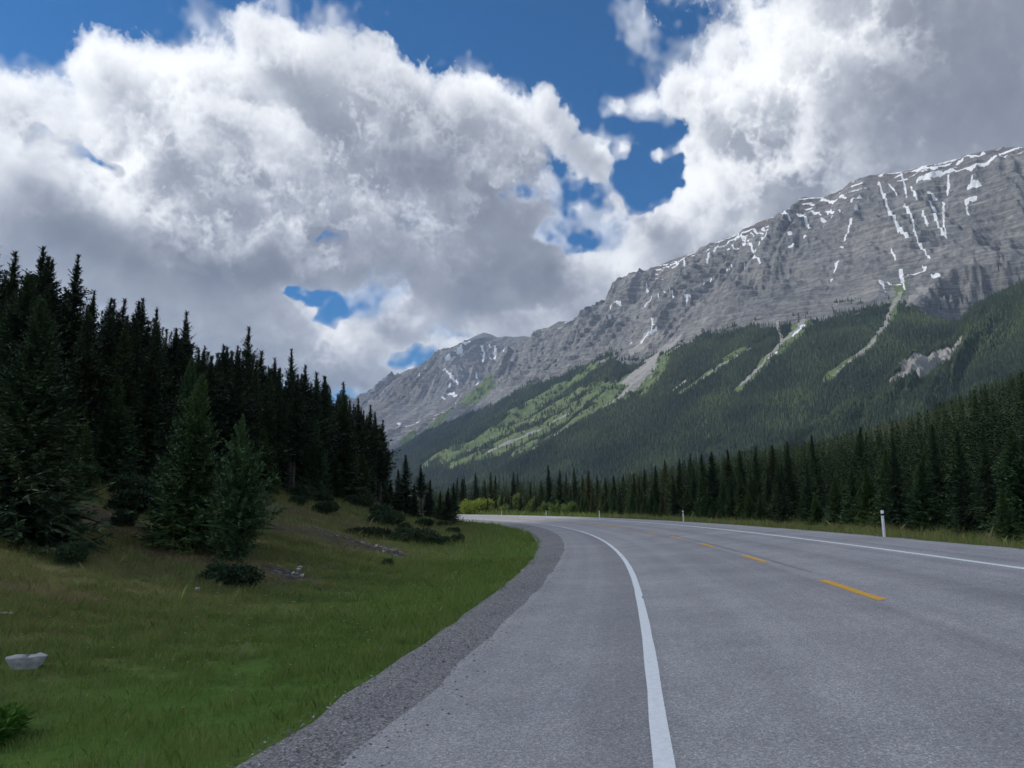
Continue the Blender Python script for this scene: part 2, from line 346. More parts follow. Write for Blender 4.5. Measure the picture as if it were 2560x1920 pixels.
def build_sheet(crest, n_s, n_r, back, profile, rough, seed, amp=1.):
    cr = np.array(crest, float)                      # x y z dx dy width
    k = np.linspace(0, len(cr)-1, n_s)
    c = np.stack([np.interp(k, np.arange(len(cr)), cr[:, j]) for j in range(6)], 1)
    ker = np.ones(max(3, n_s//60)); ker /= ker.sum()
    h = len(ker)//2
    for j in (3, 4, 5):                              # smooth directions and widths
        p = np.pad(c[:, j], h, mode='edge'); c[:, j] = np.convolve(p, ker, 'same')[h:-h]
    k2 = np.ones(7)/7
    for j in (0, 1, 2):
        p = np.pad(c[:, j], 3, mode='edge'); c[:, j] = np.convolve(p, k2, 'valid')
    dl = np.hypot(c[:, 3], c[:, 4]); c[:, 3] /= dl; c[:, 4] /= dl
    s = np.concatenate([[0], np.cumsum(np.hypot(np.diff(c[:, 0]), np.diff(c[:, 1])))])
    q = np.concatenate([np.linspace(-back, 0, 12)[:-1], np.linspace(0, 1, n_r)**1.15])
    tau = np.broadcast_to(q, (n_s, len(q)))
    Wd = c[:, 5][:, None]
    r = tau*Wd
    x = c[:, 0][:, None]+r*c[:, 3][:, None]; y = c[:, 1][:, None]+r*c[:, 4][:, None]
    S = np.broadcast_to(s[:, None], r.shape)
    tw = tau+.035*fbm(S/420.+seed, r/900., 4)*np.clip(tau*8, 0, 1)
    tw = np.where(tau < 0, tau, np.clip(tw, 0, 1))
    P = np.where(tau < 0, 1+tau*1.1, np.interp(tw, profile[0], profile[1]))
    zc = c[:, 2][:, None]
    z = zc*P
    rock = 1-sst(tw, .30, .50)
    near0 = np.clip(tau*7, 0, 1)
    # spurs and gullies that run down the face, then smaller ones, then broken rock
    amp = amp*np.clip((zc-40)/350, .03, 1)
    wob = .35*fbm(S/700+3.1, r/500+seed, 3)
    sp = ridged(S/520+wob+seed, r/2600+1.7, 3)
    z = z+amp*near0*(sp-.7)*(38+40*rock)*np.clip(1.15-tau, 0, 1)
    sp2 = ridged(S/150+1.5*wob, r/700+seed*2, 3)
    z = z+amp*near0*(sp2-.6)*(6+30*rock)
    det = ridged(x/70, y/70+seed, 5, .55)
    z = z+amp*(.12+.88*near0)*(det-.5)*(1+4.5*rock*rough)
    z = z+amp*rock*rough*(.25+.75*near0)*3*fbm(x/22., y/22., 4, .6)
    z = z+amp*rock*rough*near0*13*(ridged(x/140+seed, y/140, 3, .5)-.6)
    # beds of rock: ledges that follow slightly tilted levels
    st = 36.
    lv = (z+.10*S+22*fbm(x/600., y/600., 3))/st
    fr = lv-np.floor(lv)
    z = z+near0*rock*rough*st*.75*(sst(fr, .30, .80)-fr)*np.clip(.7+.6*fbm(S/260, r/260, 2), 0, 1)
    return dict(x=x, y=y, z=z, S=S, r=r, tau=tau, tw=tw, rock=rock, sp=sp, sp2=sp2, fr=fr, lv=lv, zc=np.broadcast_to(zc, r.shape), ns=n_s, nr=len(q))
PROF = ([0, .05, .15, .28, .36, .46, .58, .72, .85, .94, 1.], [1, .965, .83, .63, .53, .425, .32, .20, .095, .03, 0])
PROF_FAR = ([0, .1, .25, .45, .6, .8, 1.], [1, .89, .72, .50, .35, .14, 0])
PROF_HILL = ([0, .1, .3, .5, .7, .85, 1.], [1, .92, .70, .46, .24, .09, 0])
main = build_sheet(CREST_MAIN, 1900, 680, .25, PROF, 1., 0.)
far = build_sheet(CREST_FAR, 700, 300, .25, PROF_FAR, 1., 5.3)
hill = build_sheet(CREST_HILL, 560, 240, .3, PROF_HILL, .25, 9.1, .55)
# places on the mountain faces, as plan polylines with half-widths at their two ends: (w0, w1, [(x, y), ...])
SNOW = [
    (9,15,[(1484,2899),(1438,2775),(1408,2685),(1391,2600),(1390,2556)]),
    (9,6,[(1568,2883),(1544,2820),(1486,2707)]),
    (7,7,[(1542,2771),(1498,2666)]),
    (15,15,[(1558,2684),(1561,2664)]),
    (13,13,[(1536,2641),(1527,2609)]),
    (8,5,[(1515,2588),(1508,2562),(1502,2511)]),
    (8,8,[(1645,2697),(1614,2661)]),
    (8,5,[(1578,2631),(1522,2551),(1514,2530)]),
    (5,5,[(1674,2604),(1654,2579)]),
    (11,11,[(1646,2586),(1672,2569)]),
    (11,11,[(1617,2566),(1640,2551)]),
    (5,5,[(1605,2540),(1591,2519)]),
    (9,4,[(1463,2684),(1460,2637),(1432,2579),(1404,2513),(1392,2451),(1381,2410)]),
    (6,6,[(1491,2619),(1482,2580)]),
    (5,5,[(1506,2862),(1486,2778)]),
    (10,10,[(1342,2849),(1389,2862)]),
    (9,9,[(1343,2809),(1335,2802)]),
    (8,8,[(1297,2766),(1267,2748),(1245,2739)]),
    (8,8,[(1224,2707),(1223,2688)]),
    (10,7,[(1183,2658),(1151,2610)]),
    (6,6,[(1131,2584),(1122,2580)]),
    (13,3,[(1303,2451),(1253,2341)]),
    (15,3,[(1230,2438),(1206,2373)]),
    (8,8,[(1317,2432),(1358,2404)]),
    (7,7,[(1355,2362),(1367,2348)]),
    (6,6,[(1248,2434),(1261,2380)]),
    (5,5,[(1318,2527),(1309,2490)]),
    (8,8,[(749,3190),(772,3189)]),
    (9,4,[(761,3186),(749,3163)]),
    (7,7,[(998,3136),(987,2901)]),
    (6,6,[(697,3506),(704,3205)]),
    (14,5,[(537,3087),(579,3086),(606,3109)]),
    (8,8,[(624,3526),(676,3560)]),
    (6,6,[(598,3170),(596,3119)]),
    (6,6,[(716,3902),(705,3799)]),
    (12,9,[(932,2365),(869,2295)]),
    (8,5,[(786,2212),(750,2189)]),
    (6,6,[(844,3231),(886,3266)]),
    (7,7,[(1113,2920),(1131,2916)]),
    (6,6,[(962,3270),(973,3233)]),
    (11,11,[(1505,2931),(1557,2930)]),
    (17,17,[(1572,2914),(1611,2857),(1634,2767)]),
    (13,13,[(1566,2757),(1598,2726),(1636,2729)]),
    (9,9,[(1634,2725),(1670,2704),(1693,2633)]),
    (13,13,[(1693,2633),(1725,2629),(1770,2609)]),
    (9,9,[(1656,2791),(1723,2785),(1741,2703),(1770,2663)]),
    (9,9,[(1776,2588),(1793,2581)]),
    (9,9,[(1704,2731),(1721,2725)]),
    (12,12,[(1586,2744),(1585,2719)]),
    (9,9,[(1075,3505),(1139,3293),(1186,3090)]),
    (7,7,[(1088,3436),(1126,3255)]),
    (8,8,[(1029,3464),(1068,3331),(1059,3110)]),
    (10,10,[(1297,3132),(1341,3053),(1359,2926)]),
    (10,10,[(1229,3102),(1275,3043)]),
    (14,14,[(1237,3097),(1232,3026),(1219,2966)]),
    (8,8,[(1280,3039),(1296,2938),(1300,2859)]),
    (10,10,[(870,3880),(872,3525),(991,3525),(1101,3524)]),
    (9,9,[(905,3382),(1001,3536)]),
    (8,8,[(800,3948),(835,3893)]),
    (7,7,[(837,3546),(827,3499)]),
    (7,7,[(1255,2928),(1282,2895)]),
    (10,10,[(1111,3224),(1083,3088)]),
    (9,9,[(1082,3319),(1057,3404)]),
    (8,8,[(1131,2968),(1143,2964)]),
    (5,5,[(1183,2935),(1184,2923)]),
    (6,6,[(1008,3602),(1050,3600)]),
    (14,14,[(1299,2143),(1357,2130)]),
    (14,14,[(1401,2161),(1458,2167)]),
    (12,12,[(1382,2197),(1384,2189)]),
    (12,12,[(1340,2180),(1339,2161)]),
    (15,11,[(457,3213),(507,3163)]),
    (13,5,[(535,3068),(604,3100)]),
    (5,5,[(582,3092),(604,3167)]),
    (10,10,[(521,3897),(570,3860)]),
    (10,10,[(510,3842),(504,3831)]),
]
GRASS = [
    (75,28,[(482,2731),(363,2617),(214,2568),(26,2685)]),
    (65,34,[(318,2785),(161,2790),(-41,2781),(-202,2796)]),
    (45,26,[(27,3133),(-118,2980),(-311,2925)]),
    (75,32,[(155,2962),(-24,2948),(-256,2907)]),
    (60,40,[(295,3264),(150,3280),(28,3192)]),
    (19,9,[(928,2369),(787,2203),(631,2104)]),
    (15,8,[(716,2325),(610,2274),(505,2248)]),
    (10,6,[(1263,2375),(1182,2271),(975,2016),(825,1958)]),
    (70,40,[(-201,4835),(-470,5324),(-750,5452)]),
    (30,15,[(512,2627),(438,2495)]),
]
SCREE = [
    (40,60,[(624,2889),(548,2891),(437,2705)]),
    (26,9,[(490,2720),(445,2661),(355,2552),(227,2533),(72,2549),(-33,2642)]),
    (50,50,[(576,3056),(526,3054)]),
    (7,7,[(206,2782),(76,2802),(-86,2769)]),
    (6,4,[(80,2947),(-26,2892),(-170,2920)]),
    (9,5,[(944,2397),(849,2288),(737,2184),(647,2122)]),
    (7,4,[(1237,2341),(1144,2243),(981,2026),(841,1955)]),
    (6,4,[(740,2313),(643,2289),(548,2248)]),
    (8,4,[(536,2307),(473,2288)]),
    (20,8,[(1300,2326),(1223,2276)]),
    (5,5,[(889,2475),(818,2251)]),
]
SNOW_FAR = [
    (17,17,[(-282,6919),(-255,6881),(-261,6772)]),
    (16,16,[(-156,6937),(-158,6819)]),
    (17,17,[(-91,6698),(-112,6610)]),
    (13,13,[(-606,6620),(-531,6482)]),
    (15,15,[(-522,6479),(-465,6442)]),
    (20,20,[(-520,6340),(-476,6279)]),
    (13,13,[(10,6529),(42,6327)]),
    (11,11,[(65,6590),(44,6365)]),
    (14,14,[(-603,6773),(-568,6795)]),
    (14,14,[(-466,6873),(-497,6844)]),
    (12,12,[(-448,6921),(-397,6966)]),
    (14,14,[(-319,6333),(-294,6378)]),
    (12,12,[(-584,6297),(-565,6276)]),
    (11,11,[(-42,6725),(-10,6550)]),
    (9,9,[(-69,6904),(-81,6806)]),
    (17,17,[(-307,6572),(-311,6539)]),
    (10,10,[(-838,6772),(-840,6782)]),
    (14,14,[(-903,6007),(-893,5994)]),
    (10,10,[(-448,6547),(-440,6553)]),
    (9,9,[(-215,6972),(-203,6924)]),
    (10,10,[(-527,6401),(-535,6386)]),
    (10,10,[(-65,6526),(-42,6269)]),
]
CLIFF = [
    (26,18,[(1042,1749),(943,1664),(835,1574)]),
    (30,22,[(1007,1746),(903,1638)]),
    (22,16,[(876,1614),(812,1580),(809,1597)]),
    (14,8,[(827,1569),(794,1565)]),
]

def strokes(sh, L, wob=.35, cell=60., thin=1.):
    x, y = sh['x'], sh['y']
    m = np.zeros(x.shape)
    nz = thin*1.08+wob*fbm(x/cell, y/cell, 4, .6)*1.6
    wx = x+.35*cell*.3*pn(x/cell*1.7, y/cell*1.7+4); wy = y+.35*cell*.3*pn(x/cell*1.7+8, y/cell*1.7)
    for w0, w1, pts in L:
        P = np.array(pts); pad = 3*max(w0, w1)+20
        ok = (x > P[:, 0].min()-pad) & (x < P[:, 0].max()+pad) & (y > P[:, 1].min()-pad) & (y < P[:, 1].max()+pad)
        if not ok.any(): continue
        d = line_dist(wx[ok], wy[ok], pts, w0, w1)*nz[ok]
        m[ok] = np.maximum(m[ok], 1-sst(d, .7, 1.25))
    return m
def normals(sh):
    p = np.stack([sh['x'], sh['y'], sh['z']], -1)
    du = np.gradient(p, axis=0); dv = np.gradient(p, axis=1)
    n = np.cross(du, dv); n /= np.linalg.norm(n, axis=-1, keepdims=True)+1e-9
    return np.where(n[..., 2:3] < 0, -n, n)
# the hollow under the right-hand face
for cx, cy, rad, dep in ((1385, 2150, 190, 210), (1470, 2120, 170, 170)):
    q = np.hypot(main['x']-cx, main['y']-cy)/rad
    main['z'] -= dep*(1-sst(q+.10*ridged(main['x']/45, main['y']/45, 4), .80, 1.02))*(.85+.3*fbm(main['x']/50, main['y']/50, 4))
cl = strokes(hill, CLIFF, .3, 45)
hill['z'] -= cl*(10+9*ridged(hill['x']/26, hill['y']/26, 4))
nm, nf, nh = normals(main), normals(far), normals(hill)

def noise_of(sh, c, o=5): return fbm(sh['x']/c, sh['y']/c, o, .55)
# --- main face: forest below a ragged treeline, bare in the avalanche tracks, snow on ledges near the crest
grass = strokes(main, [(a*1.5, b*1.5, p) for a, b, p in GRASS], .28, 120)
scree = strokes(main, SCREE, .3, 50)
snow = strokes(main, SNOW, .7, 18, 2.0)
tl = main['tw']-.05*noise_of(main, 260)-.02*main['sp']-.02*noise_of(main, 60)+.05*sst(nm[..., 2], .55, .8)
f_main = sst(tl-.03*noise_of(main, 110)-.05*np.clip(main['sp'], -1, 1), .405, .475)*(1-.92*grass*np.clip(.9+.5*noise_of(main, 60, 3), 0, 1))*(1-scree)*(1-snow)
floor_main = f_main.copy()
f_main = f_main*(1-.8*sst(noise_of(main, 140, 4)-.35*sst(tl, .44, .8), .38, .55))
alp = sst(tl, .36, .43)*(1-sst(tl, .6, .8))           # heath and turf at the treeline
ledge = sst(main['fr'], .52, .64)*(1-sst(main['fr'], .84, .92))
hi = 1-sst(main['tau'], .03, .16)
sn2 = ledge*sst(noise_of(main, 95, 4)+.8*hi-.50+.35*sst(nm[..., 2], .5, .85)-.25*main['sp2'], .16, .34)*hi*(main['tau'] > 0)
sn2 = np.maximum(sn2, sst(main['tau'], -.06, -.015)*(main['tau'] <= .004)*sst(noise_of(main, 160), -.1, .2))
snow = np.clip(np.maximum(snow*sst(nm[..., 2], .10, .22), sn2*sst(nm[..., 2], .30, .42)), 0, 1)
brown = (1-sst(main['tau'], .02, .13))*np.clip(.6+.6*noise_of(main, 180), 0, 1)
turf = np.clip(np.maximum(grass, .2*alp), 0, 1)
def mask(a, b, c, d): return np.stack([np.clip(v, 0, 1).ravel() for v in (a, b, c, d)], -1)
# --- far massif: rock and snow, a little forest at its foot
f_far = sst(far['tw']+.05*noise_of(far, 300), .66, .74)
sn_f = strokes(far, SNOW_FAR, .6, 45, 1.4)
# --- forested shoulder
f_hill = (1-cl)*np.clip(1.0-.5*sst(noise_of(hill, 70), .5, .8), 0, 1)

def rock_material(name, tone):
    m, t, b = new_mat(name, .95, .1)
    P = pos(t)
    big = noise_tex(t, .004, 6, .6, P)
    fine = noise_tex(t, .045, 8, .7, P)
    band = noise_tex(t, 1.0, 4, .6, stretch(t, P, (.004, .004, .045)), .6)
    base = ramp(t, band, [(.3, (.11*tone, .11*tone, .112*tone)), (.42, (.235*tone, .233*tone, .23*tone)), (.52, (.145*tone, .144*tone, .144*tone)), (.6, (.255*tone, .25*tone, .243*tone)), (.75, (.165*tone, .162*tone, .16*tone))])
    base = mixc(t, .75, base, ramp(t, fine, [(.28, (.45, .45, .48)), (.5, (.95, .95, .95)), (.72, (1.4, 1.37, 1.32))]), 'MULTIPLY')
    base = mixc(t, .6, base, ramp(t, big, [(.3, (.66, .68, .72)), (.7, (1.3, 1.27, 1.2))]), 'MULTIPLY')
    a = attr(t, 'cover'); s = N(t, 'ShaderNodeSeparateColor'); t.links.new(a.outputs['Color'], s.inputs[0])
    a2 = attr(t, 'brown')
    base = mixc(t, mth(t, 'MULTIPLY', a2.outputs['Fac'], .7), base, (.155, .115, .085))
    edge = noise_tex(t, .06, 8, .75, P)
    def sharp(sock, lo, hi):
        x = mth(t, 'ADD', sock, mth(t, 'MULTIPLY', mth(t, 'SUBTRACT', edge, .5), .45))
        n = N(t, 'ShaderNodeMapRange', interpolation_type='SMOOTHSTEP'); n.inputs[1].default_value = lo; n.inputs[2].default_value = hi
        t.links.new(x, n.inputs[0]); return n.outputs[0]
    g = ramp(t, fine, [(.3, (.095, .135, .055)), (.7, (.21, .265, .115))])
    base = mixc(t, sharp(s.outputs[1], .3, .65), base, g)
    base = mixc(t, sharp(s.outputs[2], .3, .6), base, ramp(t, fine, [(.3, (.27, .26, .235)), (.7, (.46, .44, .41))]))
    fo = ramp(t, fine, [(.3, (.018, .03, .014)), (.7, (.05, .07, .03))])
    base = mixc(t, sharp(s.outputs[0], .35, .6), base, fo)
    base = mixc(t, sharp(a.outputs['Alpha'], .38, .56), base, (.9, .91, .93))
    t.links.new(base, b.inputs['Base Color'])
    h = mth(t, 'ADD', mth(t, 'MULTIPLY', fine, 1.), mth(t, 'MULTIPLY', noise_tex(t, .16, 6, .7, P), .35))
    bump(t, b, h, .9, 15.0)
    return m
m_rock = rock_material('mountain_rock', 1.22)
def sheet_obj(name, sh, mat, cov, br, kind='structure'):
    co = np.stack([sh['x'].ravel(), sh['y'].ravel(), sh['z'].ravel()-4*(sh['tau'].ravel() > .93)], -1)
    return mesh(name, co, grid_faces(sh['ns'], sh['nr'])[:, ::-1], mat, None, kind, True, {'cover': cov, 'brown': br.ravel()})
o_main = sheet_obj('mountain', main, m_rock, mask(floor_main, turf, scree, snow), np.clip(brown, 0, 1))
tag(o_main, 'long grey limestone ridge with snow streaks, avalanche tracks and forested lower slopes', 'mountain')
o_far = sheet_obj('far_mountain', far, m_rock, mask(f_far, 0*f_far, 0*f_far, sn_f), np.clip(.25+.5*noise_of(far, 400), 0, .7))
tag(o_far, 'distant grey peak with small snow patches at the left end of the ridge', 'mountain')
m_cliff = rock_material('cliff_rock', 1.0)
o_hill = sheet_obj('foothill', hill, m_rock, mask(f_hill, 0*cl, cl*1.3, 0*cl), .5*cl)
tag(o_hill, 'forested shoulder in front of the ridge with a pale bare cliff', 'foothill')
print('mountains', time.time()-T0)

# --- forest on the mountain faces: tens of thousands of small conifers that read as one cover
def far_trees(sh, cov, n, rng, size, pw=1.5):
    x, y, z = sh['x'], sh['y'], sh['z']
    c = cov[:-1, :-1]
    ax = x[1:, :-1]-x[:-1, :-1]; ay = y[1:, :-1]-y[:-1, :-1]; bx = x[:-1, 1:]-x[:-1, :-1]; by = y[:-1, 1:]-y[:-1, :-1]
    area = np.abs(ax*by-ay*bx)
    dist = np.hypot(x, y)[:-1, :-1]; az = np.arctan2(x, y)[:-1, :-1]
    seen = (az > R(-22)) & (az < R(40)) & (z[:-1, :-1] > .028*dist)
    p = (area*np.clip(c, 0, 1)**1.5*seen*(1000/dist)**pw).ravel()
    i = rng.choice(p.size, n, p=p/p.sum())
    u, v = rng.random(n), rng.random(n)
    def lerp(g):
        a = g[:-1, :-1].ravel()[i]; b = g[1:, :-1].ravel()[i]; d = g[:-1, 1:].ravel()[i]
        return a+(b-a)*u+(d-a)*v
    px, py, pz = lerp(x), lerp(y), lerp(z)
    h = size*(.55+.85*rng.random(n)**1.6)*(.75+.35*lerp(sh['tau']))*np.clip(np.hypot(px, py)/2600, .85, 1.6)
    return px, py, pz-1., h
rng = np.random.default_rng(5)
parts = [far_trees(main, f_main, 110000, rng, 15.5), far_trees(hill, f_hill, 42000, rng, 13.)]
px, py, pz, ph = (np.concatenate([p[k] for p in parts]) for k in range(4))
def cone_forest(px, py, pz, ph, rng, slim=.15):
    n = len(px)
    tp = []
    for z0, z1, rr in ((.06, .62, 1.), (.33, .84, .72), (.62, 1., .42)):
        for k in range(5):
            a = 2*math.pi*(k+.5*(rr < 1))/5
            tp.append((rr*math.cos(a), rr*math.sin(a), z0))
        tp.append((0, 0, z1))
    tp = np.array(tp)
    f = []
    for c in range(3):
        b = c*6
        for k in range(5): f.append((b+k, b+(k+1) % 5, b+5))
    f = np.array(f)
    a = rng.uniform(0, 2*np.pi, n); rad = ph*slim*rng.uniform(.8, 1.3, n)
    jit = rng.uniform(.7, 1.3, (n, len(tp)))
    X = (tp[:, 0]*np.cos(a)[:, None]-tp[:, 1]*np.sin(a)[:, None])*rad[:, None]*jit+px[:, None]
    Y = (tp[:, 0]*np.sin(a)[:, None]+tp[:, 1]*np.cos(a)[:, None])*rad[:, None]*jit+py[:, None]
    Z = (tp[:, 2]+rng.uniform(-.05, .05, (n, len(tp)))*(tp[:, 2] < .99))*ph[:, None]+pz[:, None]
    co = np.stack([X, Y, Z], -1).reshape(-1, 3)
    fa = (f[None]+(np.arange(n)*len(tp))[:, None, None]).reshape(-1, 3)
    stand = fbm(px/160, py/160, 4)
    tint = np.repeat(np.clip(.46+.5*stand+rng.normal(0, .2, n), 0, 1), len(tp))
    return co, fa, tint
def foliage_mat(name, dark, mid, light, extra=None, trans=.0):
    m, t, b = new_mat(name, .75, .25)
    a = attr(t, 'tint')
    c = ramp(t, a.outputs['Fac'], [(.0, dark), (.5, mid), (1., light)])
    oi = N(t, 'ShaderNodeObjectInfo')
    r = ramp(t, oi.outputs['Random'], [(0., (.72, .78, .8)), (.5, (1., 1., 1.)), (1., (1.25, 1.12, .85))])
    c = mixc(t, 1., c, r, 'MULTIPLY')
    t.links.new(c, b.inputs['Base Color'])
    if trans:
        tr = N(t, 'ShaderNodeBsdfTranslucent'); t.links.new(c, tr.inputs[0])
        ms = N(t, 'ShaderNodeMixShader'); ms.inputs[0].default_value = trans
        t.links.new(b.outputs[0], ms.inputs[1]); t.links.new(tr.outputs[0], ms.inputs[2])
        t.links.new(ms.outputs[0], t.nodes['Material Output'].inputs[0])
    return m
m_far_forest = foliage_mat('far_needles', (.013, .025, .016), (.034, .057, .028), (.082, .112, .045))
co, fa, tint = cone_forest(px, py, pz, ph, rng)
o = mesh('mountain_forest', co, fa, m_far_forest, None, 'stuff', False, {'tint': tint})
tag(o, 'dense dark conifer forest covering the lower mountain slopes', 'forest')
print('far forest', time.time()-T0)
# ================================================================ GROUND AND ROAD
# the road bends left on a circle about (CX, CY); o = metres to the right of its left edge line, s = metres along it
CX, CY, RAD = -344.6, 60.0, 350.0
def os_of(x, y):
    return np.hypot(x-CX, y-CY)-RAD, CY+RAD*np.arctan2(y-CY, x-CX)
def xy_of(o, s):
    p = (s-CY)/RAD
    return CX+(RAD+o)*np.cos(p), CY+(RAD+o)*np.sin(p)
GO = [-345, -200, -100, -60, -40, -30, -24, -20, -17, -14, -11.5, -9, -6.5, -4.6, -3.6, -2.6, 0, 9.2, 10.4, 12.5, 16, 24, 40]
GZ = [30, 24, 16, 10.5, 7.6, 5.6, 4.0, 2.75, 1.65, .72, .15, -.18, -.36, -.36, -.27, -.2, -.12, .55, .56, .42, .62, 1.1, 1.8]
def ground_z(x, y):
    x = np.asarray(x, float); y = np.asarray(y, float)
    o, s = os_of(x, y)
    z = np.interp(o, GO, GZ)
    off = sst(np.abs(o-3.3), 6.6, 14)
    z = z+off*(.22*fbm(x/9., y/9., 4)+.5*fbm(x/37., y/37., 2)*sst(np.abs(o-3.3), 10, 30)+.03*fbm(x/1.6, y/1.6, 3))
    # the forest hill on the right
    hill_z = .34*np.maximum(0, x-62)+.06*np.maximum(0, x-16)
    hill_z = 75*np.tanh(hill_z/75)*(1-sst(np.hypot(x, y), 300, 620))
    z = z+sst(o, 13, 34)*hill_z
    # a grassy mound beyond the bend
    z = z+1.0*np.exp(-((o-19)/5)**2-((s-186)/14)**2)
    d = np.hypot(x, y)
    return z*(1-sst(d, 620, 1000))
def axis(lo, d0, d1, hi, step):
    a = np.arange(d0, d1+1e-6, step)
    k = 1.09; up = []; v = d1; st = step
    while v < hi: st *= k; v += st; up.append(v)
    dn = []; v = d0; st = step
    while v > lo: st *= k; v -= st; dn.append(v)
    return np.array(dn[::-1]+list(a)+up)
gx = axis(-9000, -34, 30, 9000, .4); gy = axis(-600, 2, 128, 14000, .45)
X, Y = np.meshgrid(gx, gy, indexing='ij')
Zg = ground_z(X, Y)
og, sg = os_of(X, Y)
DRY = [  # worn brown turf and bare earth on the bank: (w0, w1, [(x, y), ...])
    (1.4, 1.2, [(-13.4, 24.4), (-11.8, 23.5), (-9.6, 22.8), (-8.2, 21.6)]), (1.0, .9, [(-9.5, 21.2), (-7.8, 20.6), (-6.3, 21.2)]), (1.6, 1.0, [(-11.5, 33), (-9.2, 35.5), (-6.5, 33.2)]),
    (.5, .3, [(-9.0, 14.5), (-7.8, 13.6)]), (1.2, 1.2, [(-9.5, 44), (-7.0, 46)]), (1.5, 1.0, [(-13, 40), (-12, 46)]),
]
BARE = [
    (.45, .8, [(-9.6, 37.6), (-7.9, 36.1), (-6.5, 34.8), (-5.0, 33.5)]), (.55, .4, [(-6.9, 22.6), (-6.2, 21.6), (-5.8, 20.9)]), (.9, .8, [(-5.4, 48.7), (-4.4, 49.0)]), (.5, .5, [(-4.7, 44.2), (-4.1, 43.0)]),
]
def plan_strokes(x, y, L, cell, wob):
    m = np.zeros(x.shape)
    ok = (np.abs(x) < 40) & (y > 0) & (y < 130)
    xs, ys = x[ok], y[ok]
    r = np.zeros(xs.shape)
    for w0, w1, pts in L:
        d = line_dist(xs, ys, pts, w0, w1)*(1+wob*fbm(xs/cell, ys/cell, 4, .6))
        r = np.maximum(r, 1-sst(d, .5, 1.3))
    m[ok] = r
    return m
dry = plan_strokes(X, Y, DRY, 2.2, .6)
bare = plan_strokes(X, Y, BARE, .8, .8)
lush = np.where(og < 0, 1-sst(-og, 4.2+.0*og, 11.5), .25)
lush = np.clip(lush+.28*fbm(X/3.2, Y/3.2, 4), 0, 1)
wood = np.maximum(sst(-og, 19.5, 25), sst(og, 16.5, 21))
Zg = Zg-.14*bare*(.6+.6*fbm(X/.9, Y/.9, 3))

m_ground, t, b = new_mat('meadow_ground', .95, .1)
P = pos(t)
n1 = noise_tex(t, .55, 6, .65, P); n2_ = noise_tex(t, 9., 6, .7, P); n3 = noise_tex(t, .11, 4, .6, P)
a = attr(t, 'cover'); s = N(t, 'ShaderNodeSeparateColor'); t.links.new(a.outputs['Color'], s.inputs[0])
olive = ramp(t, n1, [(.3, (.12, .112, .044)), (.5, (.165, .155, .058)), (.7, (.23, .19, .088))])
lushc = ramp(t, n1, [(.3, (.055, .112, .021)), (.55, (.09, .165, .03)), (.75, (.13, .185, .04))])
c = mixc(t, s.outputs[0], olive, lushc)
c = mixc(t, s.outputs[1], c, ramp(t, n1, [(.3, (.10, .078, .045)), (.7, (.165, .125, .075))]))
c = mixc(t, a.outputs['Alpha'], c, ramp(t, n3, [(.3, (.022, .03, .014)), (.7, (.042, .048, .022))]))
peb = N(t, 'ShaderNodeTexVoronoi', i={'Scale': 7.0}); t.links.new(P, peb.inputs['Vector'])
stones = ramp(t, peb.outputs['Color'], [(.2, (.055, .044, .035)), (.65, (.125, .108, .092)), (.97, (.34, .32, .30))])
c = mixc(t, s.outputs[2], c, stones)
c = mixc(t, .55, c, ramp(t, n2_, [(.3, (.6, .6, .6)), (.7, (1.35, 1.35, 1.3))]), 'MULTIPLY')
t.links.new(c, b.inputs['Base Color'])
bump(t, b, mth(t, 'ADD', mth(t, 'MULTIPLY', n2_, .6), n1), .8, .12)
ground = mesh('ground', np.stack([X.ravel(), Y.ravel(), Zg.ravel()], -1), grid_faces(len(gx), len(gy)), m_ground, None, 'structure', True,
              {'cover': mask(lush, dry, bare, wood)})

# --- road: asphalt banked into the bend, gravel edges, painted lines
def road_z(o):
    return np.interp(o, [-6, -2.6, 0, 3.45, 6.9, 9.25, 12], [-.10, -.05, 0, .276, .552, .70, .70])
S_END = 372.0
def strip(name, o0, o1, dz, mat, parent=None, s0=-26., s1=S_END, step=1.0, no=None, kind=None, edge=0., zf=None):
    ss = np.arange(s0, s1+1e-6, step) if (s1-s0) > step else np.array([s0, s1])
    no = no or max(2, int(abs(o1-o0)/.45)+1)
    f = np.linspace(0, 1, no)
    e0 = o0(ss) if callable(o0) else np.full(len(ss), float(o0))
    e1 = o1(ss) if callable(o1) else np.full(len(ss), float(o1))
    if edge:
        e0 = e0+edge*fbm(ss/1.3, ss*0+o0_seed(name), 4); e1 = e1+edge*fbm(ss/1.1, ss*0+3.3+o0_seed(name), 4)
    O = e0[:, None]+(e1-e0)[:, None]*f; Sx = np.broadcast_to(ss[:, None], O.shape)
    x, y = xy_of(O, Sx)
    z = (zf(O) if zf else road_z(O))+dz
    return mesh(name, np.stack([x.ravel(), y.ravel(), z.ravel()], -1), grid_faces(len(ss), no)[:, ::-1], mat, parent, kind, True)
def o0_seed(name): return sum(map(ord, name)) % 17
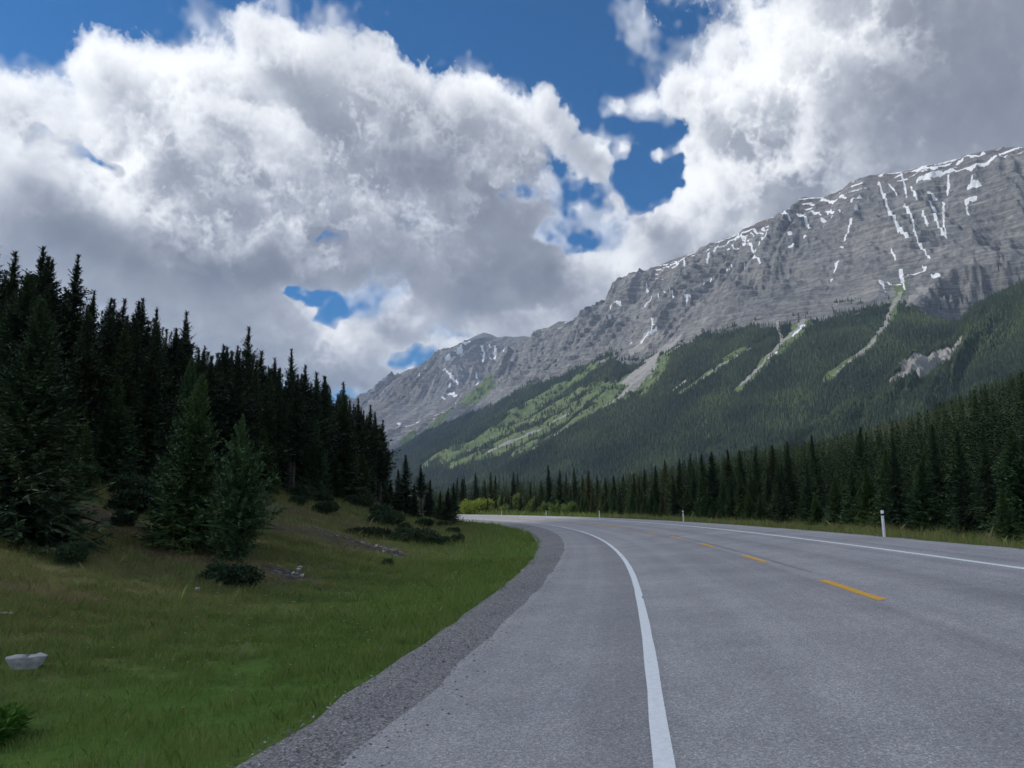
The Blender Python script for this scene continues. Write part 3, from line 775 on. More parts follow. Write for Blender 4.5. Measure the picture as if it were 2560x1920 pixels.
def asphalt(name, dark, mid, light):
    m, t, b = new_mat(name, .85, .3)
    P = pos(t)
    sp_ = N(t, 'ShaderNodeTexVoronoi', i={'Scale': 75.0}); t.links.new(P, sp_.inputs['Vector'])
    g = noise_tex(t, 28., 5, .75, P); big = noise_tex(t, .32, 4, .6, P); mid_ = noise_tex(t, 2.1, 5, .65, P)
    c = ramp(t, sp_.outputs['Color'], [(.05, dark), (.5, mid), (.86, light), (.97, tuple(min(.62, q*1.7) for q in light))])
    c = mixc(t, .6, c, ramp(t, g, [(.3, (.72, .72, .73)), (.7, (1.25, 1.25, 1.25))]), 'MULTIPLY')
    c = mixc(t, .8, c, ramp(t, big, [(.3, (.8, .8, .82)), (.7, (1.16, 1.14, 1.12))]), 'MULTIPLY')
    c = mixc(t, .5, c, ramp(t, mid_, [(.3, (.86, .86, .87)), (.7, (1.12, 1.12, 1.11))]), 'MULTIPLY')
    t.links.new(c, b.inputs['Base Color'])
    bump(t, b, mth(t, 'ADD', sp_.outputs['Distance'], g), .5, .012)
    return m, t, b, c
m_asph, t, b, c = asphalt('worn_asphalt', (.20, .197, .195), (.315, .312, .312), (.44, .435, .43))
# wheel paths and streaks along the road
P = pos(t)
dx = N(t, 'ShaderNodeVectorMath', operation='DISTANCE'); dx.inputs[1].default_value = (CX, CY, 0)
fl = stretch(t, P, (1, 1, 0)); t.links.new(fl, dx.inputs[0])
o_ = mth(t, 'SUBTRACT', dx.outputs['Value'], RAD)
st_ = N(t, 'ShaderNodeTexNoise', noise_dimensions='1D'); st_.inputs['Scale'].default_value = 1.1; st_.inputs['Detail'].default_value = 3
t.links.new(o_, st_.inputs['W'])
c = mixc(t, .75, c, ramp(t, st_.outputs['Fac'], [(.36, (.8, .8, .81)), (.5, (1., 1., 1.)), (.64, (1.13, 1.13, 1.12))]), 'MULTIPLY')
t.links.new(c, b.inputs['Base Color'])
m_grav, t, b, c = asphalt('shoulder_gravel', (.085, .083, .081), (.18, .176, .172), (.35, .343, .333))
vg = [n for n in t.nodes if n.bl_idname == 'ShaderNodeTexVoronoi'][0]; vg.inputs['Scale'].default_value = 64.
road = strip('road', -2.15, 9.2, 0, m_asph, None, no=30, kind='structure', edge=.12)
outer = lambda s: -np.interp(s, [-30, 8, 24, 40, 56, 75, 110, 400], [2.9, 3.0, 3.2, 3.5, 3.95, 4.4, 4.7, 4.7])
strip('gravel_shoulder', outer, lambda s: s*0-1.95, -.012, m_grav, None, no=14, kind='structure', edge=.13,
      zf=lambda o: np.interp(o, [-5.6, -4.2, -3.4, -2.7, -2.1, -1.9], [-.30, -.26, -.19, -.075, -.035, -.03]))
strip('gravel_verge', lambda s: s*0+9.1, lambda s: s*0+11.0, -.012, m_grav, None, no=8, kind='structure', edge=.12,
      zf=lambda o: np.interp(o, [9, 9.4, 10.2, 11.2], [.69, .68, .62, .46]))
def paint(name, col, lo=.43):
    m, t, b = new_mat(name, .7, .3)
    P = pos(t)
    n = noise_tex(t, 16., 6, .75, P); n4 = noise_tex(t, 60., 3, .7, P)
    k = mth(t, 'ADD', n, mth(t, 'MULTIPLY', n4, .35))
    c = ramp(t, k, [(lo, (.2, .2, .2)), (lo+.08, tuple(q*.82 for q in col)), (.8, col)])
    t.links.new(c, b.inputs['Base Color'])
    return m
m_white = paint('white_road_paint', (.82, .85, .84)); m_yel = paint('yellow_road_paint', (.72, .39, .05)); m_old = paint('faded_road_paint', (.33, .33, .34), .52)
near = lambda s: -.11*(1-sst(s, 6, 26))
strip('edge_line', lambda s: near(s)-.068, lambda s: near(s)+.068, .006, m_white, road, no=3, edge=.012)
strip('edge_line', 6.85, 7.0, .006, m_white, road, no=3, edge=.012)
m_seam, t, b = new_mat('tar_seam', .6, .4); b.inputs['Base Color'].default_value = (.075, .075, .08, 1)
strip('seam', 3.66, 3.685, .004, m_seam, road, s0=17, s1=90, step=.5, no=2, edge=.02)

strip('faded_line', -.62, -.56, .006, m_old, road, s0=44, s1=120, no=2, edge=.01)
strip('centre_line', 3.18, 3.30, .006, m_yel, road, s0=64, no=2)
for k in range(26):
    s0 = 12.1+8.45*k
    strip('centre_dash', 3.38, 3.54, .006, m_yel, road, s0=s0, s1=s0+3.3, step=.3, no=3, edge=.012)

# --- delineator posts on the outside of the bend
m_post, t, b = new_mat('white_plastic', .5, .4)
c = ramp(t, noise_tex(t, 9., 5, .7, pos(t)), [(.3, (.62, .64, .65)), (.7, (.82, .83, .83))]); t.links.new(c, b.inputs['Base Color'])
m_black, t, b = new_mat('black_band', .6, .3); b.inputs['Base Color'].default_value = (.015, .015, .017, 1)
m_orange, t, b = new_mat('orange_plastic', .5, .4); b.inputs['Base Color'].default_value = (.55, .13, .03, 1)
m_blue, t, b = new_mat('blue_sign_sheet', .4, .5); b.inputs['Base Color'].default_value = (.02, .16, .42, 1)
m_steel, t, b = new_mat('galvanised_steel', .5, .5); b.inputs['Base Color'].default_value = (.35, .35, .36, 1); b.inputs['Metallic'].default_value = .6
def oval(rx, ry, z0, z1, nz=2, n=14, notch=0., bow=0.):
    """an upright oval tube with closed top"""
    co, f = [], []
    zs = np.linspace(z0, z1, nz)
    for i, z in enumerate(zs):
        for k in range(n):
            a = 2*math.pi*k/n
            zz = z-(notch*math.exp(-(math.cos(a)/.35)**2) if i == nz-1 else 0)
            co.append((rx*math.cos(a), ry*math.sin(a)+bow*math.sin(math.pi*(z-z0)/(z1-z0+1e-6)), zz))
    for i in range(nz-1):
        for k in range(n):
            f.append((i*n+k, i*n+(k+1) % n, (i+1)*n+(k+1) % n, (i+1)*n+k))
    ci = len(co); co.append((0, 0, z1-notch*.7)); tr = [((nz-1)*n+k, (nz-1)*n+(k+1) % n, ci) for k in range(n)]
    return np.array(co), [np.array(f), np.array(tr)]
def delineator(parts=None):
    co, f = oval(.055, .03, -.15, .985, 8, notch=.035)
    body = mesh('post', co, f, m_post, None, None, True)
    co, f = oval(.0575, .0325, .80, .875, 2)
    band = mesh('reflector_band', co, f, m_black, None, None, True)
    co, f = oval(.07, .042, -.15, .03, 2)
    foot = mesh('base_sleeve', co, f, m_black, None, None, True)
    return [body, band, foot]
dparts = delineator()
post_labels = ['largest white delineator post, with a clear black band, at the edge of the asphalt', 'second white delineator post along the outside of the bend, against dark spruces',
               'thin white delineator post, third along the curve from the largest one', 'small white delineator post, fourth along the curve, in front of pale green shrubs',
               'tiny white delineator post far round the bend before the grassy mound']
for k, (s_, tilt) in enumerate([(28.4, -.6), (69., -1.), (107., .5), (139.5, 0.), (170.5, 1.)]):
    x, y = xy_of(9.33 if k == 0 else 10.1, s_); z = float(np.interp(9.9, [9, 9.4, 10.2, 11.2], [.69, .68, .62, .46]))-.01
    e = thing('delineator_post', post_labels[k], 'road post', (float(x), float(y), z), (0, R(tilt), R(8)), group='delineator posts round the bend')
    for p in dparts:
        if k == 0: p.parent = e
        else: put(p.name.split('.')[0], p, e)
x, y = xy_of(13.2, 194.5); z = float(ground_z(x, y))
e = thing('marker_post', 'small orange marker post in the lit grass beyond the bend', 'marker', (float(x), float(y), z))
co, f = oval(.13, .05, -.1, .85, 4, notch=.02); mesh('post', co, f, m_orange, e, None, True)
co, f = oval(.135, .055, .55, .68, 2); mesh('reflector_band', co, f, m_post, e, None, True)
e = thing('road_sign', 'small blue road sign half hidden between the dark spruces at the bend', 'sign', (-12.3, 118., float(ground_z(-12.3, 118.))), (0, 0, R(-4)))
def boxm(x0, x1, y0, y1, z0, z1):
    co = np.array([(x, y, z) for x in (x0, x1) for y in (y0, y1) for z in (z0, z1)])
    return co, np.array([(0, 1, 3, 2), (4, 6, 7, 5), (0, 4, 5, 1), (2, 3, 7, 6), (0, 2, 6, 4), (1, 5, 7, 3)])
co, f = boxm(-.42, .42, -.012, .012, 1.35, 2.35); mesh('sign_panel', co, f, m_blue, e)
co, f = boxm(-.045, .045, .014, .08, -.4, 2.25); mesh('sign_post', co, f, m_steel, e)
print('road', time.time()-T0)
# ================================================================ TREES
def kites(p, d, l, w, rng, flat=.5):
    """leaf-like four-cornered faces: base points p, unit directions d, lengths l, widths w"""
    n = len(p)
    up = np.tile([0., 0, 1], (n, 1))
    side = np.cross(d, up); side /= np.linalg.norm(side, axis=1, keepdims=True)+1e-6
    nrm = np.cross(side, d)
    a = rng.normal(0, flat, n)[:, None]
    side = side*np.cos(a)+nrm*np.sin(a)
    mid = p+d*(l*.45)[:, None]; hw = side*(w*.5)[:, None]
    tip = p+d*l[:, None]-up*(l*.06)[:, None]
    return np.stack([p, mid+hw, tip, mid-hw], 1)
def conifer(seed, h, Rad, cb, nb, npt, kind='spruce', tw=.42, kw=.34, fluff=1.):
    """crown vertices, faces, tint; trunk vertices, faces - base at the origin"""
    rng = np.random.default_rng(seed)
    u = (np.arange(nb)+rng.random(nb))/nb
    zb = cb+(h*.985-cb)*u**(.92 if kind == 'spruce' else .85)
    t = (zb-cb)/(h-cb)
    az = np.arange(nb)*2.39996+rng.normal(0, .5, nb)
    lump = 1+.22*np.sin(az*2+seed)*(1-t)+.16*np.sin(zb*2.1+az+seed*1.7)
    if kind == 'spruce':
        L = Rad*(.03+.97*(1-t)**.88)*rng.uniform(.62, 1.12, nb)*lump
        pitch = R(-16)+R(62)*t**1.3+rng.normal(0, .12, nb)
    else:
        prof = np.minimum((1-t)**1.1*1.2, .42+2.2*t)
        L = Rad*(.015+.985*prof)*rng.uniform(.35, 1.2, nb)*lump
        pitch = R(-4)+R(55)*t+rng.normal(0, .2, nb)
    bow = .16 if kind == 'spruce' else .24
    lean = np.array([rng.normal(0, .012), rng.normal(0, .012)])
    f = (np.arange(npt)+.6)/npt
    F = np.broadcast_to(f, (nb, npt))+rng.normal(0, .03, (nb, npt))
    hx, hy = np.cos(az)[:, None], np.sin(az)[:, None]
    rad = L[:, None]*F*np.cos(pitch)[:, None]
    zz = zb[:, None]+L[:, None]*(F*np.sin(pitch)[:, None]+bow*F**2-.10*np.sin(F*3.1)*(kind == 'spruce'))
    bx = rad*hx+lean[0]*zz; by = rad*hy+lean[1]*zz
    P, Dv, Ln, Wd, Tn = [], [], [], [], []
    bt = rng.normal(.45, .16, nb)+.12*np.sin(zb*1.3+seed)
    for sgn in (-1, 1, 0):
        ang = az[:, None]+sgn*rng.uniform(.55, 1.15, (nb, npt))+rng.normal(0, .15, (nb, npt))
        if kind == 'spruce': pt = pitch[:, None]*.6+rng.normal(-.02, .22, (nb, npt))+.3*F
        else: pt = pitch[:, None]*.5+rng.normal(.35, .38, (nb, npt))
        ln = (tw*L[:, None]*(1.08-.62*F)+.10*fluff*(.35+.65*(1-t[:, None])))*rng.uniform(.7, 1.25, (nb, npt))
        if sgn == 0: ln = ln*(.55 if kind == 'spruce' else .8); pt = pt+rng.normal(.1, .5, (nb, npt))
        d = np.stack([np.cos(ang)*np.cos(pt), np.sin(ang)*np.cos(pt), np.sin(pt)], -1)
        P.append(np.stack([bx, by, zz], -1).reshape(-1, 3)); Dv.append(d.reshape(-1, 3)); Ln.append(ln.ravel()); Wd.append((ln*kw+.025).ravel())
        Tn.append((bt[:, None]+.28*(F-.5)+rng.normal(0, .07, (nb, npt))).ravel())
    # branch wood with needles along it, and the leader
    P.append(np.stack([lean[0]*zb, lean[1]*zb, zb], -1)); Dv.append(np.stack([hx[:, 0]*np.cos(pitch), hy[:, 0]*np.cos(pitch), np.sin(pitch)], -1)); Ln.append(L*1.0); Wd.append(.05+.05*L); Tn.append(bt-.15)
    nl = 26
    zl = h*(.955+.03*rng.random(nl)); al = rng.uniform(0, 6.3, nl); pl = rng.uniform(.6, 1.5, nl)
    P.append(np.stack([lean[0]*zl, lean[1]*zl, zl], -1)); Dv.append(np.stack([np.cos(al)*np.cos(pl), np.sin(al)*np.cos(pl), np.sin(pl)], -1)); Ln.append(np.full(nl, .022*h+.06)); Wd.append(np.full(nl, .02+.003*h)); Tn.append(np.full(nl, .55))
    P, Dv = np.concatenate(P), np.concatenate(Dv); Ln, Wd, Tn = np.concatenate(Ln), np.concatenate(Wd), np.concatenate(Tn)
    K = kites(P, Dv, Ln, Wd, rng, .55)
    co = K.reshape(-1, 3); fa = np.arange(len(co)).reshape(-1, 4)
    tint = np.repeat(np.clip(Tn, 0, 1), 4)
    m = 8; r0 = .011*h+.025; zs = np.array([-.5, 0, .12*h, .4*h, .75*h, .985*h]); rs = np.array([1.35, 1.15, .95, .7, .35, .05])*r0
    tc_ = np.array([(r*math.cos(6.2832*k/m)+lean[0]*z, r*math.sin(6.2832*k/m)+lean[1]*z, z) for z, r in zip(zs, rs) for k in range(m)])
    tf = np.array([(i*m+k, i*m+(k+1) % m, (i+1)*m+(k+1) % m, (i+1)*m+k) for i in range(len(zs)-1) for k in range(m)])
    return co, fa, tint, tc_, tf
def stubs(seed, h, cb, n, Rad):
    """dead twigs below the crown"""
    rng = np.random.default_rng(seed)
    z = rng.uniform(.12*h, cb, n); a = rng.uniform(0, 6.3, n); p = rng.normal(-.15, .2, n)
    d = np.stack([np.cos(a)*np.cos(p), np.sin(a)*np.cos(p), np.sin(p)], -1)
    return kites(np.stack([0*z, 0*z, z], -1), d, rng.uniform(.3, .9, n)*Rad, np.full(n, .035), rng).reshape(-1, 3)

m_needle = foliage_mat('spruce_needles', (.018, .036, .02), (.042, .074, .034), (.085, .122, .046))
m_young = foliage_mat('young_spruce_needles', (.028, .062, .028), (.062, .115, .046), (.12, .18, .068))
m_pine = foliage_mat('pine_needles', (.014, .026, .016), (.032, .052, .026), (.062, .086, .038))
m_olive = foliage_mat('sunlit_olive_needles', (.028, .036, .012), (.062, .074, .022), (.115, .12, .035))  # spruce needles again, with the yellow of sunlight put into the colour
m_bark, t, b = new_mat('conifer_bark', .95, .1)
c = ramp(t, noise_tex(t, 3., 5, .7, stretch(t, pos(t), (3, 3, .6))), [(.3, (.04, .032, .027)), (.7, (.13, .11, .095))]); t.links.new(c, b.inputs['Base Color'])

PROTO = {}
def proto(key, mat, **kw):
    co, fa, ti, tc_, tf = conifer(**kw)
    if kw.get('kind') == 'pine':
        sc_ = stubs(kw['seed']+50, kw['h'], kw['cb']+.5, 46, kw['Rad']*.7)
        tf2 = np.arange(len(sc_)).reshape(-1, 4)+len(tc_)
        tf = np.concatenate([tf, tf2]); tc_ = np.concatenate([tc_, sc_])
    PROTO[key] = dict(h=kw['h'], mat=mat, crown=(co, fa, ti), trunk=(tc_, tf), used=None, kind=kw.get('kind', 'spruce'))
proto('young1', m_young, seed=1, h=6., Rad=1.75, cb=.12, nb=620, npt=13, tw=.20, kw=.20)
proto('young2', m_young, seed=2, h=5., Rad=1.45, cb=.10, nb=560, npt=12, tw=.21, kw=.21)
proto('young3', m_young, seed=3, h=4.2, Rad=1.55, cb=.04, nb=380, npt=12, kind='pine', tw=.24, kw=.22)
proto('big', m_needle, seed=4, h=8., Rad=2.6, cb=.2, nb=760, npt=15, tw=.17, kw=.18)
for k in range(4): proto('spruce%d' % k, m_needle, seed=20+k, h=11., Rad=(1.9, 2.2, 1.6, 2.0)[k], cb=(.4, .3, .8, .5)[k], nb=400, npt=7, tw=.30, kw=.28)
for k in range(4): proto('pine%d' % k, m_pine, seed=40+k, h=13., Rad=(2.1, 2.4, 1.85, 2.2)[k], cb=(4., 3.4, 5., 2.8)[k], nb=(300, 330, 270, 330)[k], npt=7, kind='pine', tw=.30, kw=.27)
for k in range(2): proto('olive%d' % k, m_olive, seed=60+k, h=10., Rad=(1.5, 1.8)[k], cb=.4, nb=290, npt=6, tw=.36, kw=.34)
ntree = 0
def tree(key, x, y, h, label, group=None, rz=None, wide=1., name=None):
    """one conifer: an Empty at its foot with crown and trunk"""
    global ntree
    P = PROTO[key]; sc = h/P['h']
    rg = np.random.default_rng(1000+ntree); ntree += 1
    rz = rg.uniform(0, 6.28) if rz is None else rz
    sx = sc*wide*rg.uniform(.92, 1.1)
    nm = name or ('pine_tree' if P['kind'] == 'pine' else 'spruce_tree')
    e = thing(nm, label, 'pine tree' if nm == 'pine_tree' else 'spruce tree', (float(x), float(y), float(ground_z(x, y))-.05), (rg.normal(0, .016), rg.normal(0, .016), rz), (sx, sx, sc), group)
    if P['used'] is None:
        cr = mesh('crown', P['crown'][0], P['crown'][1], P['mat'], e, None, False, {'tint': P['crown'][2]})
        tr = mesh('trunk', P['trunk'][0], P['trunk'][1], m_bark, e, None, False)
        P['used'] = (cr, tr)
    else:
        put('crown', P['used'][0], e); put('trunk', P['used'][1], e)
    return e
def zt(x, y, tz): return tz-float(ground_z(x, y))

# skylines as (azimuth tangent, elevation tangent): nothing planted behind may stand above them
SKY_LEFT = [(-1.092, 0.394), (-0.833, 0.367), (-0.701, 0.330), (-0.662, 0.321), (-0.617, 0.311), (-0.576, 0.278), (-0.556, 0.270), (-0.512, 0.268), (-0.473, 0.249), (-0.428, 0.223), (-0.402, 0.211), (-0.365, 0.216), (-0.326, 0.193), (-0.295, 0.189), (-0.257, 0.173), (-0.226, 0.157), (-0.194, 0.129), (-0.172, 0.105), (-0.163, 0.062), (-0.154, 0.014)]
SKY_RIGHT = [(-0.166, 0.008), (-0.124, 0.021), (-0.094, 0.035), (-0.064, 0.038), (-0.004, 0.041), (0.057, 0.041), (0.117, 0.041), (0.178, 0.055), (0.239, 0.070), (0.301, 0.078), (0.362, 0.087), (0.399, 0.093), (0.443, 0.104), (0.486, 0.113), (0.549, 0.135), (0.613, 0.163), (0.686, 0.190), (0.755, 0.214), (0.935, 0.249)]

def limit(x, y, L):
    a = np.array(L); return 1.6+np.interp(x/y, a[:, 0], a[:, 1])*y
rng = np.random.default_rng(77)
# --- the young spruces standing on the bank
tree('young1', -9.35, 22.3, 5.2, 'full green young spruce on the bank, broader of the pair before the dark forest', rz=.4, wide=.84)
tree('young2', -10.55, 24.6, 5.75, 'slender young spruce close behind the full green one on the bank', rz=2.0, wide=.72)
tree('young3', -7.75, 21.9, 4.25, 'loose-branched young pine above the low round shrub and pale stones', rz=1.1, name='pine_tree', wide=.74)
tree('young2', -14.5, 56.5, 6.1, 'neat dark cone-shaped spruce in front of the forest edge, with tiered lower branches', rz=.3, wide=.8)
tree('big', -11.7, 18.4, 6.0, 'big dark spruce at the left edge with branches sweeping down to the grass', rz=.9)
tree('big', -13.6, 20.5, 6.7, 'dark spruce behind the big one at the left edge of the bank', rz=2.9)
for k, (x, y, h, key) in enumerate([(-15.4, 47., 4.2, 'young1'), (-16.6, 60., 4.6, 'young2'), (-14.2, 33., 3.1, 'young1'), (-15.8, 30., 4.4, 'young2'), (-15.2, 66., 4.0, 'young1'), (-14.4, 74., 5.0, 'young2'), (-16.2, 39., 3.9, 'young1'), (-14.9, 26.5, 2.6, 'young2')]):
    tree(key, x, y, h, 'small young spruce in the shade along the foot of the dark forest edge', 'young spruces at the foot of the forest edge')
# --- tall trees that make the left skyline: (x, y, height, variant)
LEFT = [
    (-21, 30, 12.57, 'pine0', 'ragged pine tip at the left edge of the picture, above the dark forest'),
    (-22.43, 33, 13.31, 'pine3', None),
    (-20.52, 31, 11.54, 'pine2', None),
    (-21.92, 34, 13.51, 'pine1', None),
    (-22.32, 35, 14.07, 'pine0', None),
    (-22.55, 36, 13.97, 'pine3', None),
    (-22.78, 38, 14.81, 'pine2', 'tall pine with a pointed crown standing clear of the forest, right of the twin-topped clump'),
    (-22.96, 40, 13.5, 'pine1', None),
    (-22.56, 41, 13.4, 'pine0', None),
    (-23.22, 43, 13.84, 'pine3', None),
    (-22.32, 42, 13.69, 'pine2', None),
    (-22.48, 44, 14.12, 'pine1', None),
    (-23, 46, 14.84, 'pine0', None),
    (-21.72, 45, 13.97, 'pine3', None),
    (-21.4, 48, 14.54, 'pine2', 'broad-topped pine above the tall young spruces on the left skyline'),
    (-20.89, 46, 12.91, 'pine1', None),
    (-21.28, 49, 13.8, 'pine0', None),
    (-21, 51, 12.83, 'pine3', None),
    (-20.55, 52, 13.22, 'pine2', None),
    (-20.27, 53, 13.27, 'pine1', None),
    (-19.98, 54, 13.49, 'pine0', None),
    (-19.09, 54, 15.01, 'pine2', 'lone slim pine rising well above the middle of the left skyline'),
    (-19.08, 57, 13.79, 'pine2', None),
    (-18.16, 58, 13.45, 'pine1', None),
    (-17.4, 60, 14.54, 'pine0', 'pine with a tufted head, second-highest spire on the right half of the left skyline'),
    (-17.15, 62, 13.68, 'pine3', None),
    (-17.09, 66, 13.83, 'pine2', None),
    (-16.25, 65, 13.32, 'pine1', None),
    (-16.52, 69, 13.87, 'pine0', None),
    (-16.06, 73, 14.03, 'pine3', None),
    (-15.55, 77, 13.08, 'pine2', None),
    (-15.62, 83, 13.25, 'pine1', None),
    (-15.49, 87, 12.95, 'pine0', None),
    (-15.79, 92, 12.63, 'pine3', 'last pine at the right end of the dark left forest, beside the mountain view'),
]
GROUP = [
    (-11.39, 77, 5.81, 'spruce0', 'dark spruce in the close group at the inside of the bend'),
    (-10.31, 75, 7.15, 'spruce2', 'tallest spruce of the dark group at the inside of the bend'),
    (-9.25, 79, 6.35, 'pine2', 'dark spruce in the close group at the inside of the bend'),
    (-12.63, 80, 4.87, 'spruce1', 'dark spruce in the close group at the inside of the bend'),
    (-9.35, 74, 4.18, 'spruce1', 'dark spruce in the close group at the inside of the bend'),
    (-10.43, 98, 5.6, 'spruce0', 'dark spruce in the close group at the inside of the bend'),
    (-8.96, 82, 3.72, 'spruce3', 'dark spruce in the close group at the inside of the bend'),
    (-6.21, 73.5, 3.85, 'spruce1', 'broad dark spruce at the road edge where the asphalt disappears'),
    (-6.06, 79, 4.49, 'spruce2', 'dark spruce in the close group at the inside of the bend'),
    (-8.1, 86, 3.92, 'spruce2', 'dark spruce in the close group at the inside of the bend'),
    (-12.43, 76, 3.56, 'young2', 'dark spruce in the close group at the inside of the bend'),
    (-13.15, 205, 10.21, 'spruce2', 'dark spruce in the distant pair left of the pale green bush'),
]
ROW = [
    (-16.4, 224, 11.42, 'spruce2', None),
    (-14.41, 231.2, 12.01, 'spruce0', None),
    (-10.07, 213.2, 12.23, 'spruce3', None),
    (-7.72, 220, 10.58, 'spruce1', None),
    (-5.74, 205.9, 12.11, 'olive0', None),
    (-4.43, 215.4, 11.56, 'spruce2', None),
    (0.47, 193.5, 11.59, 'spruce0', None),
    (1.73, 203.8, 11.27, 'olive1', None),
    (4.39, 186, 8.63, 'spruce2', None),
    (6.47, 167.1, 8.32, 'spruce0', None),
    (8.78, 176.5, 12.21, 'spruce2', 'tallest dark spire in the treeline beyond the bend'),
    (9.77, 159.6, 10.13, 'spruce1', None),
    (11.94, 169.9, 10.07, 'olive0', None),
    (12.69, 152.7, 10.32, 'spruce2', 'dark spruce right of the tallest spire beyond the bend'),
    (14.86, 163.6, 9.16, 'spruce0', None),
    (14.64, 149.1, 9.57, 'olive1', None),
    (17.57, 157.7, 8.89, 'spruce2', None),
    (17.47, 141.5, 7.8, 'spruce0', None),
    (16.68, 125.2, 7.39, 'spruce3', None),
    (19.68, 136, 8.05, 'spruce1', None),
    (18.84, 118.7, 7.44, 'olive0', None),
    (22.19, 128.9, 8.65, 'spruce2', None),
    (20.85, 112.3, 8.21, 'spruce0', None),
    (24.61, 121.3, 9.7, 'olive1', None),
    (22.9, 105, 8.74, 'spruce2', None),
    (26.6, 115.4, 10.21, 'spruce0', None),
    (24.64, 98.8, 8.97, 'spruce3', None),
    (21.9, 83.5, 8.09, 'spruce1', None),
    (26.3, 92.7, 9.08, 'olive0', None),
    (23.31, 77.5, 7.81, 'spruce2', None),
    (27.8, 87.1, 8.9, 'spruce0', None),
    (24.56, 72.1, 7.82, 'olive1', None),
    (29.57, 74.6, 9.03, 'spruce2', None),
    (25.62, 70.7, 8.04, 'spruce0', None),
    (30.87, 67.8, 9.11, 'spruce3', None),
]

for k, (x, y, tz, key, lab) in enumerate(LEFT):
    tree(key, x, y, zt(x, y, tz), lab or 'tall dark pine whose tip rises from the shaded forest edge on the left bank', None if lab else 'pines along the left skyline', wide=1.15+.4*((k*5) % 7)/7)
# --- the rest of the left forest edge
cand = []
for _ in range(6000):
    s_ = rng.uniform(2, 130); o_ = -rng.uniform(20.3, 62)
    x, y = xy_of(o_, s_)
    if y < 6 or x/y < -.85: continue
    if all((x-c[0])**2+(y-c[1])**2 > 1.9**2 for c in cand) and all((x-q[0])**2+(y-q[1])**2 > 1.5**2 for q in LEFT): cand.append((float(x), float(y), float(o_), float(s_)))
cand.sort(key=lambda q: -q[2]+.05*q[3])
rest = []
for k, (x, y, o_, s_) in enumerate(cand):
    z = float(ground_z(x, y))
    h = min(rng.uniform(9, 13.5), limit(x, y, SKY_LEFT)-z-.2)
    if h < 2.0: continue
    if o_ > -29 and k < 105:
        key = ('pine%d' % rng.integers(4)) if rng.random() < .72 else ('spruce%d' % rng.integers(4))
        tree(key, x, y, h, 'dark %s within the unbroken shaded forest edge on the left bank' % ('pine' if key[0] == 'p' else 'spruce'), 'conifers of the shaded left forest edge', wide=1.25)
    else: rest.append((x, y, z, h))
# --- the group of spruces where the road disappears
for x, y, tz, key, lab in GROUP:
    tree(key, x, y, zt(x, y, tz), lab, wide=1.65, group='spruces at the inside of the bend' if lab.startswith('dark spruce in') else None)
# --- the row beyond the bend and the forest on the right
for x, y, tz, key, lab in ROW:
    tree(key, x, y, zt(x, y, tz), lab or 'tall spruce in the treeline beyond the bend, tip against the forested mountainside', None if lab else 'spruces of the treeline beyond the bend', wide=1.3)
tree('young2', 18.9, 25.9, 2.3, 'small bright green spruce at the roadside near the right edge of the road', rz=.5)
tree('young1', 17.2, 26.9, 1.9, 'little spruce beside the small bright green one at the right roadside', rz=1.5)
pts = []
for _ in range(9000):
    s_ = rng.uniform(8, 235); o_ = 15.2+rng.random()**1.5*44
    x, y = xy_of(o_, s_)
    if y < 12 or not (-.10 < x/y < .80): continue
    dmin = 1.7 if o_ < 24 else 2.4
    if all((x-c[0])**2+(y-c[1])**2 > dmin**2 for c in pts) and all((x-q[0])**2+(y-q[1])**2 > 1.6**2 for q in ROW): pts.append((float(x), float(y), float(o_), float(s_)))
pts.sort(key=lambda q: q[2])
n_right = 0
for x, y, o_, s_ in pts:
    z = float(ground_z(x, y)); lim = limit(x, y, SKY_RIGHT)-z
    front = o_ < 19
    h = rng.uniform(2.2, 6.0) if front else rng.uniform(7, 12)
    h = min(h, lim*rng.uniform(.7, 1.0))
    if h < 1.4: continue
    if n_right < 135 and o_ < 30:
        n_right += 1
        olive = rng.random() < (.16 if y > 60 else .05)
        key = ('olive%d' % rng.integers(2)) if olive else (('young%d' % rng.integers(1, 3)) if front and h < 4.5 else ('spruce%d' % rng.integers(4)))
        tree(key, x, y, h, ('spruce tinted a sunlit olive in the forest wall right of the road' if olive else
             'small dark spruce in the front row right of the road verge' if front else 'dark spruce in the dense forest wall right of the road'),
             'sunlit-tinted spruces right of the road' if olive else 'small spruces along the right verge' if front else 'spruces of the forest wall right of the road')
    else: rest.append((x, y, z, h))
for _ in range(1500):
    s_ = rng.uniform(-5, 190); o_ = -rng.uniform(38, 125)
    x, y = xy_of(o_, s_)
    if y < 8 or not (-1.1 < x/y < -.10): continue
    z = float(ground_z(x, y)); h = min(rng.uniform(8, 13), limit(x, y, SKY_LEFT)-z-.3)
    if h > 2: rest.append((float(x), float(y), z, h))
